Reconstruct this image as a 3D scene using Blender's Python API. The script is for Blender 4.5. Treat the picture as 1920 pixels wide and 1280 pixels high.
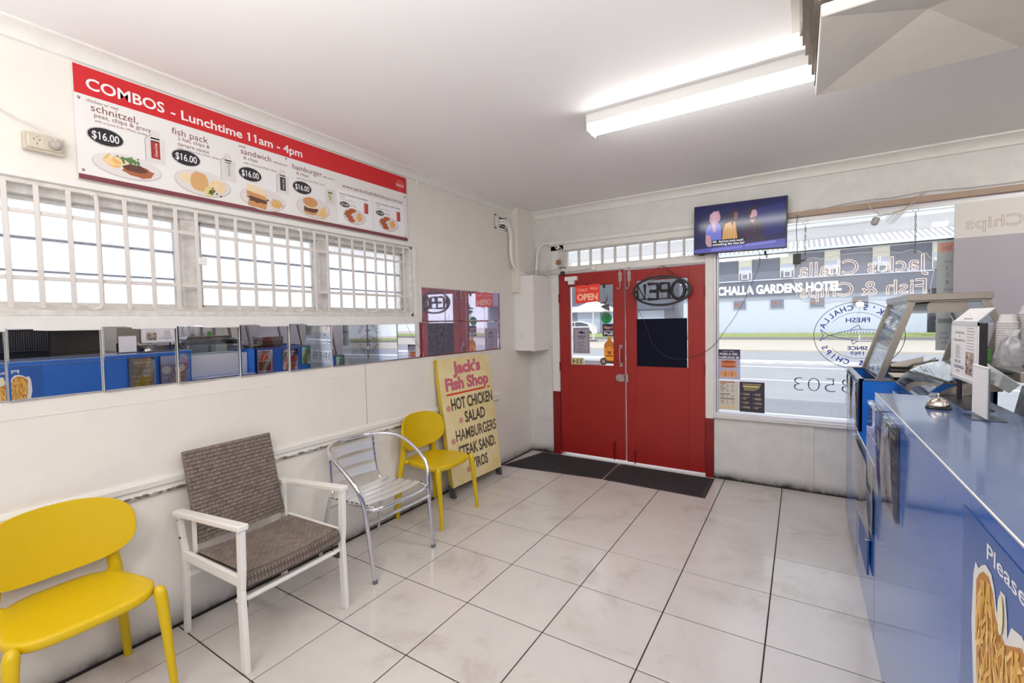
import bpy, math, random
from mathutils import Vector, Matrix
R=math.radians
random.seed(7)
for o in list(bpy.data.objects): bpy.data.objects.remove(o)
scene=bpy.context.scene; COL=scene.collection

# ---------------------------------------------------------------- camera
cam=bpy.data.objects.new('camera',bpy.data.cameras.new('camera')); COL.objects.link(cam); scene.camera=cam
cam.data.sensor_width=36; cam.data.lens=851.76/1920*36; cam.data.clip_start=.05; cam.data.clip_end=400
YAW,PIT,ROL=-.5671,-.0424,-.0206
fw=Vector((math.sin(YAW)*math.cos(PIT),math.cos(YAW)*math.cos(PIT),math.sin(PIT)))
rt=Vector((math.cos(YAW),-math.sin(YAW),0)); up=rt.cross(fw)
rt,up=rt*math.cos(ROL)+up*math.sin(ROL),-rt*math.sin(ROL)+up*math.cos(ROL)
cam.matrix_world=Matrix(((rt.x,up.x,-fw.x,2.6043),(rt.y,up.y,-fw.y,-4.4791),(rt.z,up.z,-fw.z,1.4723),(0,0,0,1)))

# ---------------------------------------------------------------- world, sun, exposure
w=bpy.data.worlds.new('sky'); scene.world=w; w.use_nodes=True
bg=w.node_tree.nodes['Background']; bg.inputs[0].default_value=(.91,.945,1,1); bg.inputs[1].default_value=1.08
sun=bpy.data.objects.new('sun',bpy.data.lights.new('sun','SUN')); COL.objects.link(sun)
sun.data.energy=1.5; sun.data.angle=R(1); sun.data.color=(1,.96,.9)
sun.rotation_euler=(Vector((-.3,.62,-.85))).to_track_quat('-Z','Y').to_euler()
LAMP=21
fill=bpy.data.objects.new('rear_shop_lights',bpy.data.lights.new('rear_shop_lights','AREA')); COL.objects.link(fill)  # added unseen area light behind the camera, bouncing fill off the ceiling
fill.data.shape='RECTANGLE'; fill.data.size=3.4; fill.data.size_y=1.6; fill.data.energy=85; fill.data.color=(1,.98,.95)
fill.location=(2.9,-4.95,1.62); fill.rotation_euler=(R(180),0,0)
vs=scene.view_settings; vs.view_transform='Standard'; vs.look='None'; vs.gamma=1; vs.use_curve_mapping=False; vs.exposure=.57

# ---------------------------------------------------------------- materials
MATS={}
def srgb(c): return tuple((x/255/12.92 if x/255<=.04045 else ((x/255+.055)/1.055)**2.4) for x in c)
def mat(name,c,rough=.5,metal=0,noise=0,nscale=8,bump=0,bscale=60,coat=0,c2=None,emit=0,trans=0,alpha=1,spec=.5):
    if name in MATS: return MATS[name]
    m=bpy.data.materials.new(name); MATS[name]=m; m.use_nodes=True
    nt=m.node_tree; b=nt.nodes['Principled BSDF']; col=srgb(c)
    b.inputs['Base Color'].default_value=(*col,1); b.inputs['Roughness'].default_value=rough; b.inputs['Metallic'].default_value=metal
    b.inputs['Coat Weight'].default_value=coat; b.inputs['Coat Roughness'].default_value=.06
    b.inputs['Specular IOR Level'].default_value=spec
    if trans: b.inputs['Transmission Weight'].default_value=trans
    if alpha<1: b.inputs['Alpha'].default_value=alpha
    if emit: b.inputs['Emission Color'].default_value=(*col,1); b.inputs['Emission Strength'].default_value=emit
    tc=nt.nodes.new('ShaderNodeTexCoord')
    if noise:
        n=nt.nodes.new('ShaderNodeTexNoise'); n.inputs['Scale'].default_value=nscale; n.inputs['Detail'].default_value=6; n.inputs['Roughness'].default_value=.65
        nt.links.new(tc.outputs['Object'],n.inputs['Vector'])
        r=nt.nodes.new('ShaderNodeValToRGB'); r.color_ramp.elements[0].position=.35; r.color_ramp.elements[1].position=.7
        cc=srgb(c2) if c2 else tuple(x*(1-noise) for x in col)
        r.color_ramp.elements[0].color=(*col,1); r.color_ramp.elements[1].color=(*cc,1)
        nt.links.new(n.outputs['Fac'],r.inputs['Fac']); nt.links.new(r.outputs['Color'],b.inputs['Base Color'])
    if bump:
        n2=nt.nodes.new('ShaderNodeTexNoise'); n2.inputs['Scale'].default_value=bscale; n2.inputs['Detail'].default_value=4
        nt.links.new(tc.outputs['Object'],n2.inputs['Vector'])
        bp=nt.nodes.new('ShaderNodeBump'); bp.inputs['Strength'].default_value=bump; bp.inputs['Distance'].default_value=.01
        nt.links.new(n2.outputs['Fac'],bp.inputs['Height']); nt.links.new(bp.outputs['Normal'],b.inputs['Normal'])
    return m
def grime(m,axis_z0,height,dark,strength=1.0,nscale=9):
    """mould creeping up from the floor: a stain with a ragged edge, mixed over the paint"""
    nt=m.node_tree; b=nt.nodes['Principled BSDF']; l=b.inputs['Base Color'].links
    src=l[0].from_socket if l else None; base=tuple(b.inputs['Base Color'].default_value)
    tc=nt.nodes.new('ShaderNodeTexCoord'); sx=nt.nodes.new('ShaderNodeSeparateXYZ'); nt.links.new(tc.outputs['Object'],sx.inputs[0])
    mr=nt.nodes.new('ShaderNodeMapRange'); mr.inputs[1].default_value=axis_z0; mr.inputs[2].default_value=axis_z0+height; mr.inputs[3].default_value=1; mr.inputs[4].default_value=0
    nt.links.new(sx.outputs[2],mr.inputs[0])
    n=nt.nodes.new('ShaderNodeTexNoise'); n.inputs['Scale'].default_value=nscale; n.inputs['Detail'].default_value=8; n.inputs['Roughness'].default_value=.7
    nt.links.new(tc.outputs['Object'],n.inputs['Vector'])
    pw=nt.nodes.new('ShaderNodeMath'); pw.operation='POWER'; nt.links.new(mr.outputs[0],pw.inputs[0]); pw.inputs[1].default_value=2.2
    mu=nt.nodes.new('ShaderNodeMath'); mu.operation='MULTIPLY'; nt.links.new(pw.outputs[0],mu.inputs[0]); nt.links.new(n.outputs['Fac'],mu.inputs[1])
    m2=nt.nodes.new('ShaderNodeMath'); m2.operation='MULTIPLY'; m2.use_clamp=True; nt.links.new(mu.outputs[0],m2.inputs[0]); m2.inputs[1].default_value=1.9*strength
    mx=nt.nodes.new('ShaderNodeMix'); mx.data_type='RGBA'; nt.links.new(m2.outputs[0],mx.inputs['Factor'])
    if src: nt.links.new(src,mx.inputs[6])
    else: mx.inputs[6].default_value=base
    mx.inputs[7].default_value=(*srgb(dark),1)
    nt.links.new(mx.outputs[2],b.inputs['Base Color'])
def glass(name,tint=(1,1,1),refl=.06,frost=0):
    m=bpy.data.materials.new(name); MATS[name]=m; m.use_nodes=True; nt=m.node_tree
    for n in list(nt.nodes):
        if n.type!='OUTPUT_MATERIAL': nt.nodes.remove(n)
    out=[n for n in nt.nodes if n.type=='OUTPUT_MATERIAL'][0]
    t=nt.nodes.new('ShaderNodeBsdfTransparent'); t.inputs[0].default_value=(*tint,1)
    g=nt.nodes.new('ShaderNodeBsdfGlossy'); g.inputs['Roughness'].default_value=.03 if not frost else .35
    mx=nt.nodes.new('ShaderNodeMixShader')
    lw=nt.nodes.new('ShaderNodeFresnel'); lw.inputs[0].default_value=1.3
    mu=nt.nodes.new('ShaderNodeMath'); mu.operation='MULTIPLY_ADD'; mu.inputs[1].default_value=.8; mu.inputs[2].default_value=refl*.3
    nt.links.new(lw.outputs[0],mu.inputs[0]); nt.links.new(mu.outputs[0],mx.inputs[0])
    base=t.outputs[0]
    if frost:
        tr=nt.nodes.new('ShaderNodeBsdfTranslucent'); tr.inputs[0].default_value=(.93,.95,1,1)
        no=nt.nodes.new('ShaderNodeTexNoise'); no.inputs['Scale'].default_value=55; no.inputs['Detail'].default_value=5
        tc=nt.nodes.new('ShaderNodeTexCoord'); nt.links.new(tc.outputs['Object'],no.inputs['Vector'])
        ra=nt.nodes.new('ShaderNodeMapRange'); ra.inputs[1].default_value=.3; ra.inputs[2].default_value=.7; ra.inputs[3].default_value=frost-.2; ra.inputs[4].default_value=frost+.15
        nt.links.new(no.outputs['Fac'],ra.inputs[0])
        m2=nt.nodes.new('ShaderNodeMixShader'); nt.links.new(ra.outputs[0],m2.inputs[0])
        nt.links.new(t.outputs[0],m2.inputs[1]); nt.links.new(tr.outputs[0],m2.inputs[2]); base=m2.outputs[0]
    nt.links.new(base,mx.inputs[1]); nt.links.new(g.outputs[0],mx.inputs[2]); nt.links.new(mx.outputs[0],out.inputs[0])
    return m

# ---------------------------------------------------------------- geometry helpers
class MB:
    def __init__(s): s.v=[]; s.f=[]; s.m=[]; s.mats=[]
    def mi(s,m):
        if m not in s.mats: s.mats.append(m)
        return s.mats.index(m)
    def add(s,vs,fs,m):
        o=len(s.v); s.v+= [tuple(p) for p in vs]; k=s.mi(m)
        for f in fs: s.f.append([i+o for i in f]); s.m.append(k)
        return s
    def box(s,a,b,m,M=None):
        (x0,y0,z0),(x1,y1,z1)=a,b
        V=[(x0,y0,z0),(x1,y0,z0),(x1,y1,z0),(x0,y1,z0),(x0,y0,z1),(x1,y0,z1),(x1,y1,z1),(x0,y1,z1)]
        if M: V=[M@Vector(p) for p in V]
        return s.add(V,[(3,2,1,0),(4,5,6,7),(0,1,5,4),(1,2,6,5),(2,3,7,6),(3,0,4,7)],m)
    def hexa(s,bot,top,m):
        return s.add(list(bot)+list(top),[(3,2,1,0),(4,5,6,7),(0,1,5,4),(1,2,6,5),(2,3,7,6),(3,0,4,7)],m)
    def tube(s,pts,r,m,n=8,cap=True,flat=None):
        P=[Vector(p) for p in pts]; rs=r if isinstance(r,(list,tuple)) else [r]*len(P); V=[];F=[]
        pn=None
        for i,p in enumerate(P):
            d=(P[min(i+1,len(P)-1)]-P[max(i-1,0)]).normalized()
            if pn is None:
                a=Vector((0,0,1)) if abs(d.z)<.9 else Vector((1,0,0)); nn=d.cross(a).normalized()
            else: nn=(pn-d*pn.dot(d)).normalized()
            pn=nn; bb=d.cross(nn)
            for k in range(n):
                t=2*math.pi*(k+.5)/n; q=1 if not flat else flat
                V.append(p+nn*math.cos(t)*rs[i]+bb*math.sin(t)*rs[i]*q)
        for i in range(len(P)-1):
            for k in range(n): F.append((i*n+k,i*n+(k+1)%n,(i+1)*n+(k+1)%n,(i+1)*n+k))
        if cap: F.append(tuple(range(n))[::-1]); F.append(tuple((len(P)-1)*n+k for k in range(n)))
        return s.add(V,F,m)
    def lathe(s,prof,m,c=(0,0,0),n=24,cap=True,ax=None):
        V=[];F=[]
        for r,z in prof:
            for k in range(n):
                t=2*math.pi*k/n; V.append(Vector((r*math.cos(t),r*math.sin(t),z)))
        if ax: V=[ax@p for p in V]
        V=[p+Vector(c) for p in V]
        for i in range(len(prof)-1):
            for k in range(n): F.append((i*n+k,i*n+(k+1)%n,(i+1)*n+(k+1)%n,(i+1)*n+k))
        if cap: F.append(tuple(range(n))[::-1]); F.append(tuple((len(prof)-1)*n+k for k in range(n)))
        return s.add(V,F,m)
    def prism(s,poly,F0,m,d):
        """polygon (a,b) in frame F0, from offset 0 to d along normal"""
        n=len(poly); V=[F0(a,b,0) for a,b in poly]+[F0(a,b,d) for a,b in poly]
        return s.add(V,[tuple(range(n))[::-1],tuple(range(n,2*n))]+[(i,(i+1)%n,(i+1)%n+n,i+n) for i in range(n)],m)
    def poly(s,pts,F0,m,c=0): return s.add([F0(a,b,c) for a,b in pts],[tuple(range(len(pts)))],m)
    def rect(s,a0,b0,a1,b1,F0,m,c=0): return s.poly([(a0,b0),(a1,b0),(a1,b1),(a0,b1)],F0,m,c)
    def ell(s,ca,cb,ra,rb,F0,m,c=0,n=20,jit=0,t0=0,t1=360):
        return s.poly([(ca+ra*math.cos(R(t0+(t1-t0)*k/n))*(1+random.uniform(-jit,jit)),cb+rb*math.sin(R(t0+(t1-t0)*k/n))*(1+random.uniform(-jit,jit))) for k in range(n)],F0,m,c)
    def ring(s,ca,cb,ra,rb,wd,F0,m,c=0,n=48,t0=0,t1=360):
        V=[];F=[]
        for k in range(n+1):
            t=R(t0+(t1-t0)*k/n)
            V.append(F0(ca+ra*math.cos(t),cb+rb*math.sin(t),c)); V.append(F0(ca+(ra-wd)*math.cos(t),cb+(rb-wd)*math.sin(t),c))
        for k in range(n): F.append((2*k,2*k+2,2*k+3,2*k+1))
        return s.add(V,F,m)
    def line(s,a0,b0,a1,b1,wd,F0,m,c=0):
        d=Vector((a1-a0,b1-b0)); 
        if d.length==0: return s
        d.normalize(); p=Vector((-d.y,d.x))*wd/2
        return s.poly([(a0-p.x,b0-p.y),(a1-p.x,b1-p.y),(a1+p.x,b1+p.y),(a0+p.x,b0+p.y)],F0,m,c)
    def text(s,t,F0,a,b,m,h=None,wd=None,c=0,bold=0,shear=0,al='L',rot=0,tube=0):
        V,F,(x0,x1,y0,y1)=glyphs(t,bold,shear,tube)
        sy=h/CAP if h else None; sx=wd/(x1-x0) if wd else None
        if sy is None: sy=sx
        if sx is None: sx=sy
        off={'L':x0,'C':(x0+x1)/2,'R':x1}[al]; cr,sr=math.cos(rot),math.sin(rot)
        P=[]
        for x,y,z in V:
            X=(x-off)*sx; Y=y*sy; P.append(F0(a+X*cr-Y*sr,b+X*sr+Y*cr,c+z*(sy if tube else 0)))
        return s.add(P,F,m)
    def build(s,name,parent=None,smooth=35,bevel=0,segs=2,**tags):
        me=bpy.data.meshes.new(name); me.from_pydata([tuple(p) for p in s.v],[],s.f)
        for m in s.mats: me.materials.append(m)
        me.polygons.foreach_set('material_index',s.m); 
        o=bpy.data.objects.new(name,me); COL.objects.link(o)
        if smooth:
            me.shade_smooth(); me.set_sharp_from_angle(angle=R(smooth))
        me.validate(); me.update()
        if bevel:
            b=o.modifiers.new('bevel','BEVEL'); b.width=bevel; b.segments=segs; b.limit_method='ANGLE'; b.angle_limit=R(40)
        if parent: o.parent=parent; o.matrix_parent_inverse=Matrix.Identity(4)
        for k,v in tags.items(): o[k]=v
        return o
_g={}
def glyphs(t,bold,shear,tube):
    key=(t,bold,shear,tube)
    if key not in _g:
        cu=bpy.data.curves.new('t','FONT'); cu.body=t; cu.size=1; cu.offset=bold; cu.shear=shear; cu.resolution_u=3
        if tube: cu.fill_mode='NONE'; cu.bevel_depth=tube; cu.bevel_resolution=0; cu.resolution_u=4
        ob=bpy.data.objects.new('t',cu); me=bpy.data.meshes.new_from_object(ob)
        V=[tuple(v.co) for v in me.vertices]; F=[tuple(p.vertices) for p in me.polygons]
        bpy.data.objects.remove(ob); bpy.data.meshes.remove(me); bpy.data.curves.remove(cu)
        if not tube:
            for i,ch in enumerate(t):
                if ch=='1':
                    pre=glyphs(t[:i+1],bold,shear,0) if i<len(t)-1 else None
                    xr=pre[2][1] if pre else max(v[0] for v in V)
                    sw=.085+2*bold; xl=xr-sw-(.1 if pre else 0)*0; o_=len(V)
                    V+=[(xl-.10,.50,0),(xl-.10,.50+sw*.9,0),(xl+.01,CAP*.985,0),(xl+.01,CAP*.985-sw*1.1,0)]; F.append((o_,o_+3,o_+2,o_+1))
        xs=[v[0] for v in V]; ys=[v[1] for v in V]
        _g[key]=(V,F,(min(xs),max(xs),min(ys),max(ys)))
    return _g[key]
CAP=1; CAP=glyphs('H',0,0,0)[2][3]
def frame(O,u,v,n):
    O,u,v,n=Vector(O),Vector(u),Vector(v),Vector(n)
    return lambda a,b,c=0: O+u*a+v*b+n*c
def LW(x=0): return frame((x,0,0),(0,1,0),(0,0,1),(1,0,0))      # left wall: a=y, b=z
def BW(y=0): return frame((0,y,0),(1,0,0),(0,0,1),(0,-1,0))     # street wall: a=x, b=z
def CF(x): return frame((x,0,0),(0,1,0),(0,0,1),(-1,0,0))       # counter front: a=y, b=z
def thing(name,label,cat,loc=(0,0,0),rz=0,group=None):
    o=bpy.data.objects.new(name,None); COL.objects.link(o); o.location=loc; o.rotation_euler=(0,0,rz)
    o.empty_display_size=.05; o['label']=label; o['category']=cat
    if group: o['group']=group
    return o
def tag(o,label,cat,group=None):
    o['label']=label; o['category']=cat
    if group: o['group']=group
    return o
def struct(o): o['kind']='structure'; return o
def cyl(mb,p,q,r,m,n=16): return mb.tube([p,q],r,m,n)
def rrect(w,h,r,n=5):
    out=[]
    for cx,cy,t0 in ((w/2-r,h/2-r,0),(-w/2+r,h/2-r,90),(-w/2+r,-h/2+r,180),(w/2-r,-h/2+r,270)):
        for k in range(n+1): t=R(t0+90*k/n); out.append((cx+r*math.cos(t),cy+r*math.sin(t)))
    return out
def smoothpath(P,n=4):
    P=[Vector(p) for p in P]; out=[]
    for i in range(len(P)-1):
        p0=P[max(i-1,0)];p1=P[i];p2=P[i+1];p3=P[min(i+2,len(P)-1)]
        for k in range(n):
            t=k/n; out.append(.5*((2*p1)+(p2-p0)*t+(2*p0-5*p1+4*p2-p3)*t*t+(3*p1-p0-3*p2+p3)*t**3))
    out.append(P[-1]); return out

# palette
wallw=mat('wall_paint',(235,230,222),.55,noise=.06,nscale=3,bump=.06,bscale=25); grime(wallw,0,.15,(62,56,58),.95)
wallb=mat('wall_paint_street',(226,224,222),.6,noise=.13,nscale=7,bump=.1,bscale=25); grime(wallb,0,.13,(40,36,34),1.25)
ceilm=mat('ceiling_paint',(244,242,243),.7,noise=.02,nscale=2,bump=.03,bscale=15)
trimw=mat('trim_white',(234,232,228),.45,noise=.07,nscale=14)
oldw=mat('flaking_white',(228,225,221),.55,noise=.3,nscale=22,bump=.15,bscale=50,c2=(204,198,192))
whitem=mat('white_enamel',(240,239,237),.35)
barw=mat('grille_white',(222,217,212),.4)
black=mat('black_plastic',(22,22,25),.4)
redp=mat('red_door_paint',(164,34,31),.38,noise=.12,nscale=5,bump=.04)
redd=mat('red_frame_paint',(138,22,24),.4,noise=.2,nscale=6)
yel=mat('yellow_plastic',(214,180,2),.38)
alu=mat('polished_aluminium',(225,226,230),.16,1)
alub=mat('brushed_aluminium',(240,240,243),.42,.8)
steel=mat('stainless_steel',(176,170,164),.27,1,noise=.1,nscale=6)
chrome=mat('chrome',(225,215,205),.08,1)
blue=mat('blue_laminate',(36,104,196),.13,coat=.25,noise=.05,nscale=3,spec=.45)
bluet=mat('blue_counter_top',(70,94,136),.2,coat=.3,noise=.1,nscale=2.5)
greyl=mat('grey_print',(110,106,112),.6)
papw=mat('paper_white',(236,234,236),.5)
ink=mat('ink_black',(28,26,34),.5)
inkg=mat('ink_grey',(96,94,104),.5)
mirror=mat('mirror_glass',(232,232,238),.012,1)
def hazy_mirror():
    m=mat('hazy_mirror',(214,206,226),.03,1); nt=m.node_tree; b=nt.nodes['Principled BSDF']; out=[n for n in nt.nodes if n.type=='OUTPUT_MATERIAL'][0]
    d=nt.nodes.new('ShaderNodeBsdfDiffuse'); d.inputs[0].default_value=(*srgb((206,200,222)),1); mx=nt.nodes.new('ShaderNodeMixShader')
    n=nt.nodes.new('ShaderNodeTexNoise'); n.inputs['Scale'].default_value=9; n.inputs['Detail'].default_value=5
    r=nt.nodes.new('ShaderNodeMapRange'); r.inputs[1].default_value=.3; r.inputs[2].default_value=.7; r.inputs[3].default_value=.1; r.inputs[4].default_value=.26
    nt.links.new(n.outputs['Fac'],r.inputs[0]); nt.links.new(r.outputs[0],mx.inputs[0]); nt.links.new(b.outputs[0],mx.inputs[1]); nt.links.new(d.outputs[0],mx.inputs[2]); nt.links.new(mx.outputs[0],out.inputs[0])
    return m
mirrorh=hazy_mirror()
clearg=glass('window_glass',(.97,.985,.99))
frostg=glass('obscured_glass',(1,1,1),refl=0,frost=.42)
acryl=glass('clear_plastic',(.93,.95,.97),refl=.25)
sleeveg=glass('sleeve_plastic',(.96,.97,1),refl=1.1)
dispg=glass('curved_display_glass',(.84,.9,.93),refl=.3)
lamp_em=mat('lamp_glow',(255,253,248),.5,emit=LAMP)
# ================================================================ THE SETTING
H=2.68
# floor: concrete bed with tiles as parts
fl=MB().box((-.2,-7.2,-.06),(6,.2,-.0035),mat('grout',(58,46,42),.8)).build('floor',smooth=0); struct(fl)
def tile_mat():
    m=mat('floor_tile',(206,200,196),.2,bump=.02,bscale=40,coat=.25); nt=m.node_tree; b=nt.nodes['Principled BSDF']
    g=nt.nodes.new('ShaderNodeNewGeometry')
    n=nt.nodes.new('ShaderNodeTexNoise'); n.inputs['Scale'].default_value=3.2; n.inputs['Detail'].default_value=9; n.inputs['Roughness'].default_value=.68; n.inputs['Distortion'].default_value=.35
    nt.links.new(g.outputs['Position'],n.inputs['Vector'])
    r=nt.nodes.new('ShaderNodeValToRGB'); e=r.color_ramp.elements; e[0].position=.32; e[0].color=(*srgb((190,182,176)),1); e[1].position=.62; e[1].color=(*srgb((209,203,199)),1)
    x=e.new(.46); x.color=(*srgb((205,199,195)),1)
    nt.links.new(n.outputs['Fac'],r.inputs['Fac']); nt.links.new(r.outputs['Color'],b.inputs['Base Color'])
    return m
tm=tile_mat(); tw,td,gp=.45,.441,.0062
def tile(x0,x1,y0,y1):
    return MB().box((x0+gp/2,y0+gp/2,-.012),(x1-gp/2,y1-gp/2,0),tm)
proto=None
for j in range(0,16):
    y1=-.003-td*j ; y0=y1-td
    for i in range(-1,6):
        x0=.225+tw*i; x1=x0+tw; X0=max(x0,.002)
        if i==-1:
            o=tile(X0,x1,y0,y1).build('tile',fl,smooth=0,bevel=.0012,segs=1)
        elif proto is None or j==-1:
            o=tile(0,tw,0,td if j>=0 else .2).build('tile',fl,smooth=0,bevel=.0012,segs=1); o.location=(x0,y0 if j>=0 else y1-0+.0,0)
            if j==-1: o.location=(x0,-.003,0)
            else: proto=o
        else:
            o=proto.copy(); COL.objects.link(o); o.location=(x0,y0,0)
        if i==-1 and j==-1: bpy.data.objects.remove(o)
# threshold under the doors
struct(MB().box((.30,-.003,-.03),(1.93,.35,.004),mat('threshold_stone',(214,210,206),.5)).build('trim_1',smooth=0))

# ceiling with cover strips
struct(MB().box((-.2,-7.2,H),(6,.2,H+.1),ceilm).build('ceiling',smooth=0))
# left wall: opening y -4.18..-1.84, z 1.53..2.08
wl=MB()
for a,b in (((-.2,-7.2,-.01),(0,.2,1.535)),((-.2,-7.2,2.08),(0,.2,H)),((-.2,-7.2,1.535),(0,-4.18,2.08)),((-.2,-1.84,1.535),(0,.2,2.08))): wl.box(a,b,wallw)
wl=struct(wl.build('wall_left',smooth=0))
# sheet joints, thin cover strips of the wall lining
for z in (1.13,):
    MB().box((0,-4.9,z),(.0015,-1.0,z+.004),wallw).build('joint_strip',wl,smooth=0)
MB().box((0,-2.335,.76),(.0015,-2.331,1.19),mat('joint_grey',(170,165,160),.7)).build('joint_strip',wl,smooth=0)  # upright sheet joint, drawn as a thin grey line
MB().box((0,-1.0,.40),(.002,-.6,.404),wallw).build('joint_strip',wl,smooth=0)
# street wall
wb=MB()
for a,b in (((0,0,-.05),(.28,.2,H)),((.28,0,2.34),(6,.2,H)),((1.935,0,-.05),(6,.2,.585)),((5.2,0,.585),(6,.2,2.34))): wb.box(a,b,wallb)
wb=struct(wb.build('wall_back',smooth=0))
MB().box((2.61,-.006,0),(2.70,0,.58),wallb).build('cover_board',wb,smooth=0,bevel=.002)
struct(MB().box((6,-7.2,0),(6.2,.2,H),wallw).build('wall_right',smooth=0))
struct(MB().box((-.2,-7.4,-.05),(6.2,-7.2,H),wallw).build('wall_rear',smooth=0))
# cornices
def extr(prof,axis,a,b,m):
    mb=MB(); n=len(prof); V=[]
    for t in (a,b):
        for p,q in prof: V.append((p,t,q) if axis=='y' else (t,-p,q))
    F=[(i,(i+1)%n,(i+1)%n+n,i+n) for i in range(n)]+[tuple(range(n))[::-1],tuple(range(n,2*n))]
    return mb.add(V,F,m)
cp=[(0,H),(.062,H),(.062,H-.010),(.050,H-.014),(.036,H-.022),(.022,H-.034),(.014,H-.052),(.012,H-.062),(0,H-.066)]
struct(extr(cp,'y',-7.2,-.365,trimw).build('trim_7',smooth=30))
struct(extr([(p*1.1,H-(H-q)*1.25) for p,q in cp],'x',.085,6,trimw).build('trim_8',smooth=30))
# dado rail on left wall
dp=[(0,.685),(.016,.688),(.02,.70),(.014,.712),(.014,.722),(.022,.728),(.022,.752),(.012,.768),(0,.77)]
dm=mat('dado_worn',(224,220,214),.5); nt=dm.node_tree; b=nt.nodes['Principled BSDF']
tcn=nt.nodes.new('ShaderNodeTexCoord'); sx=nt.nodes.new('ShaderNodeSeparateXYZ'); nt.links.new(tcn.outputs['Object'],sx.inputs[0])
nz=nt.nodes.new('ShaderNodeTexNoise'); nz.inputs['Scale'].default_value=28; nz.inputs['Detail'].default_value=7; nt.links.new(tcn.outputs['Object'],nz.inputs['Vector'])
mr=nt.nodes.new('ShaderNodeMapRange'); mr.inputs[1].default_value=.722; mr.inputs[2].default_value=.70; nt.links.new(sx.outputs[2],mr.inputs[0])
mu=nt.nodes.new('ShaderNodeMath'); mu.operation='MULTIPLY'; nt.links.new(mr.outputs[0],mu.inputs[0]); nt.links.new(nz.outputs['Fac'],mu.inputs[1])
cr=nt.nodes.new('ShaderNodeValToRGB'); cr.color_ramp.elements[0].position=.42; cr.color_ramp.elements[0].color=(*srgb((224,220,214)),1); cr.color_ramp.elements[1].position=.56; cr.color_ramp.elements[1].color=(*srgb((120,106,90)),1)
nt.links.new(mu.outputs[0],cr.inputs[0]); nt.links.new(cr.outputs[0],b.inputs['Base Color'])
struct(extr(dp,'y',-6.8,-1.45,dm).build('trim_2',smooth=30))
struct(extr(dp,'y',-.93,-.68,trimw).build('trim_3',smooth=30))
struct(MB().box((0,-7.1,0),(.006,-.05,.012),mat('black_gap',(34,28,28),.8)).build('baseboard_left',smooth=0))
# boxed duct in the corner
struct(MB().box((0,-.37,1.785),(.085,0,H),wallw).build('trim_9',smooth=0,bevel=.003))

# ---- left windows: sash windows in one long opening, three louvre blades each
fr=MB()
# outer lining and frame members
for a,b in (((-.16,-4.18,2.03),(-.045,-1.84,2.08)),((-.16,-4.18,1.535),(-.045,-1.84,1.585)),((-.16,-1.862,1.585),(-.045,-1.84,2.03)),((-.16,-4.18,1.585),(-.045,-4.14,2.03)),
            ((-.13,-3.41,1.585),(-.05,-3.33,2.03)),((-.13,-2.635,1.585),(-.05,-2.565,2.03))): fr.box(a,b,oldw)
for a,b in (((-.05,-1.95,1.535),(-.0,-1.84,1.56)),((-.05,-4.18,2.062),(0,-1.84,2.08)),((-.05,-1.862,1.535),(0,-1.84,2.08))): fr.box(a,b,oldw)
fr.box((-.05,-4.18,1.535),(.0,-1.95,1.56),oldw)
wf=struct(fr.build('trim_10',smooth=0,bevel=.003))
arch=MB()
for a,b in (((0,-4.3,2.082),(.014,-1.80,2.112)),((0,-4.3,1.475),(.016,-1.80,1.535)),((0,-1.838,1.535),(.014,-1.80,2.082))): arch.box(a,b,trimw)
struct(arch.build('trim_4',smooth=0,bevel=.004))
darkln=mat('louvre_gap',(96,102,120),.7)
for wi,(y0,y1) in enumerate(((-4.13,-3.42),(-3.32,-2.645),(-2.555,-1.872))):
    s=MB(); t=.012
    for a,b in (((-.115,y0,1.585),(-.085,y0+t,2.03)),((-.115,y1-t,1.585),(-.085,y1,2.03)),((-.115,y0,2.016),(-.085,y1,2.03)),((-.115,y0,1.585),(-.085,y1,1.598))): s.box(a,b,oldw)
    wo=struct(s.build('window_%d'%(wi+1),smooth=0,bevel=.002))
    zs=(1.598,1.727,1.862,2.018)
    for k in range(3):
        MB().box((-.103+.003*k,y0+t,zs[k]+.002),(-.098+.003*k,y1-t,zs[k+1]+.004),frostg).build('pane',wo,smooth=0)
        if k: MB().box((-.112,y0+t,zs[k]-.004),(-.104,y1-t,zs[k]+(.007 if k==2 else .003)),darkln).build('glazing_strip',wo,smooth=0)
# grille of flat bars
gr=thing('window_grille','white steel burglar grille of upright flat bars across the frosted side windows','grille')
ys=[-3.579,-3.5,-3.415,-3.334,-3.247,-3.161,-3.07,-2.989,-2.902,-2.819,-2.733,-2.643,-2.556,-2.476,-2.396,-2.314,-2.231,-2.14,-2.047,-1.963,-1.879,-1.804,-1.717]
ys=[-4.115]+[y*1.125 for y in ys]
for k,y in enumerate(ys):
    if k in (4,14,20): # bars with bent ends that hook into the frame
        MB().tube(smoothpath([(-.05,y-.022,2.068),(-.02,y-.02,2.069),(-.002,y-.012,2.064),(.0,y,2.045),(0,y,1.80),(0,y,1.60),(-.003,y-.004,1.575),(-.012,y-.02,1.566),(-.05,y-.026,1.566)],4),.0085,barw,8).build('bar',gr)
    else: MB().box((-.004,y-.0085,1.568),(.003,y+.0085,2.066+random.uniform(-.003,.003)),barw).build('bar',gr,smooth=0,bevel=.0015,segs=1)
for z in (1.954,1.69): MB().box((-.011,-4.17,z-.008),(-.004,-1.865,z+.008),barw).build('rail',gr,smooth=0,bevel=.0015,segs=1)
tag(MB().box((.0,-3.362,1.80),(.012,-3.325,1.835),whitem).build('sash_latch',smooth=0,bevel=.002),'small white latch block on the mullion between first two side windows','latch')

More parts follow.
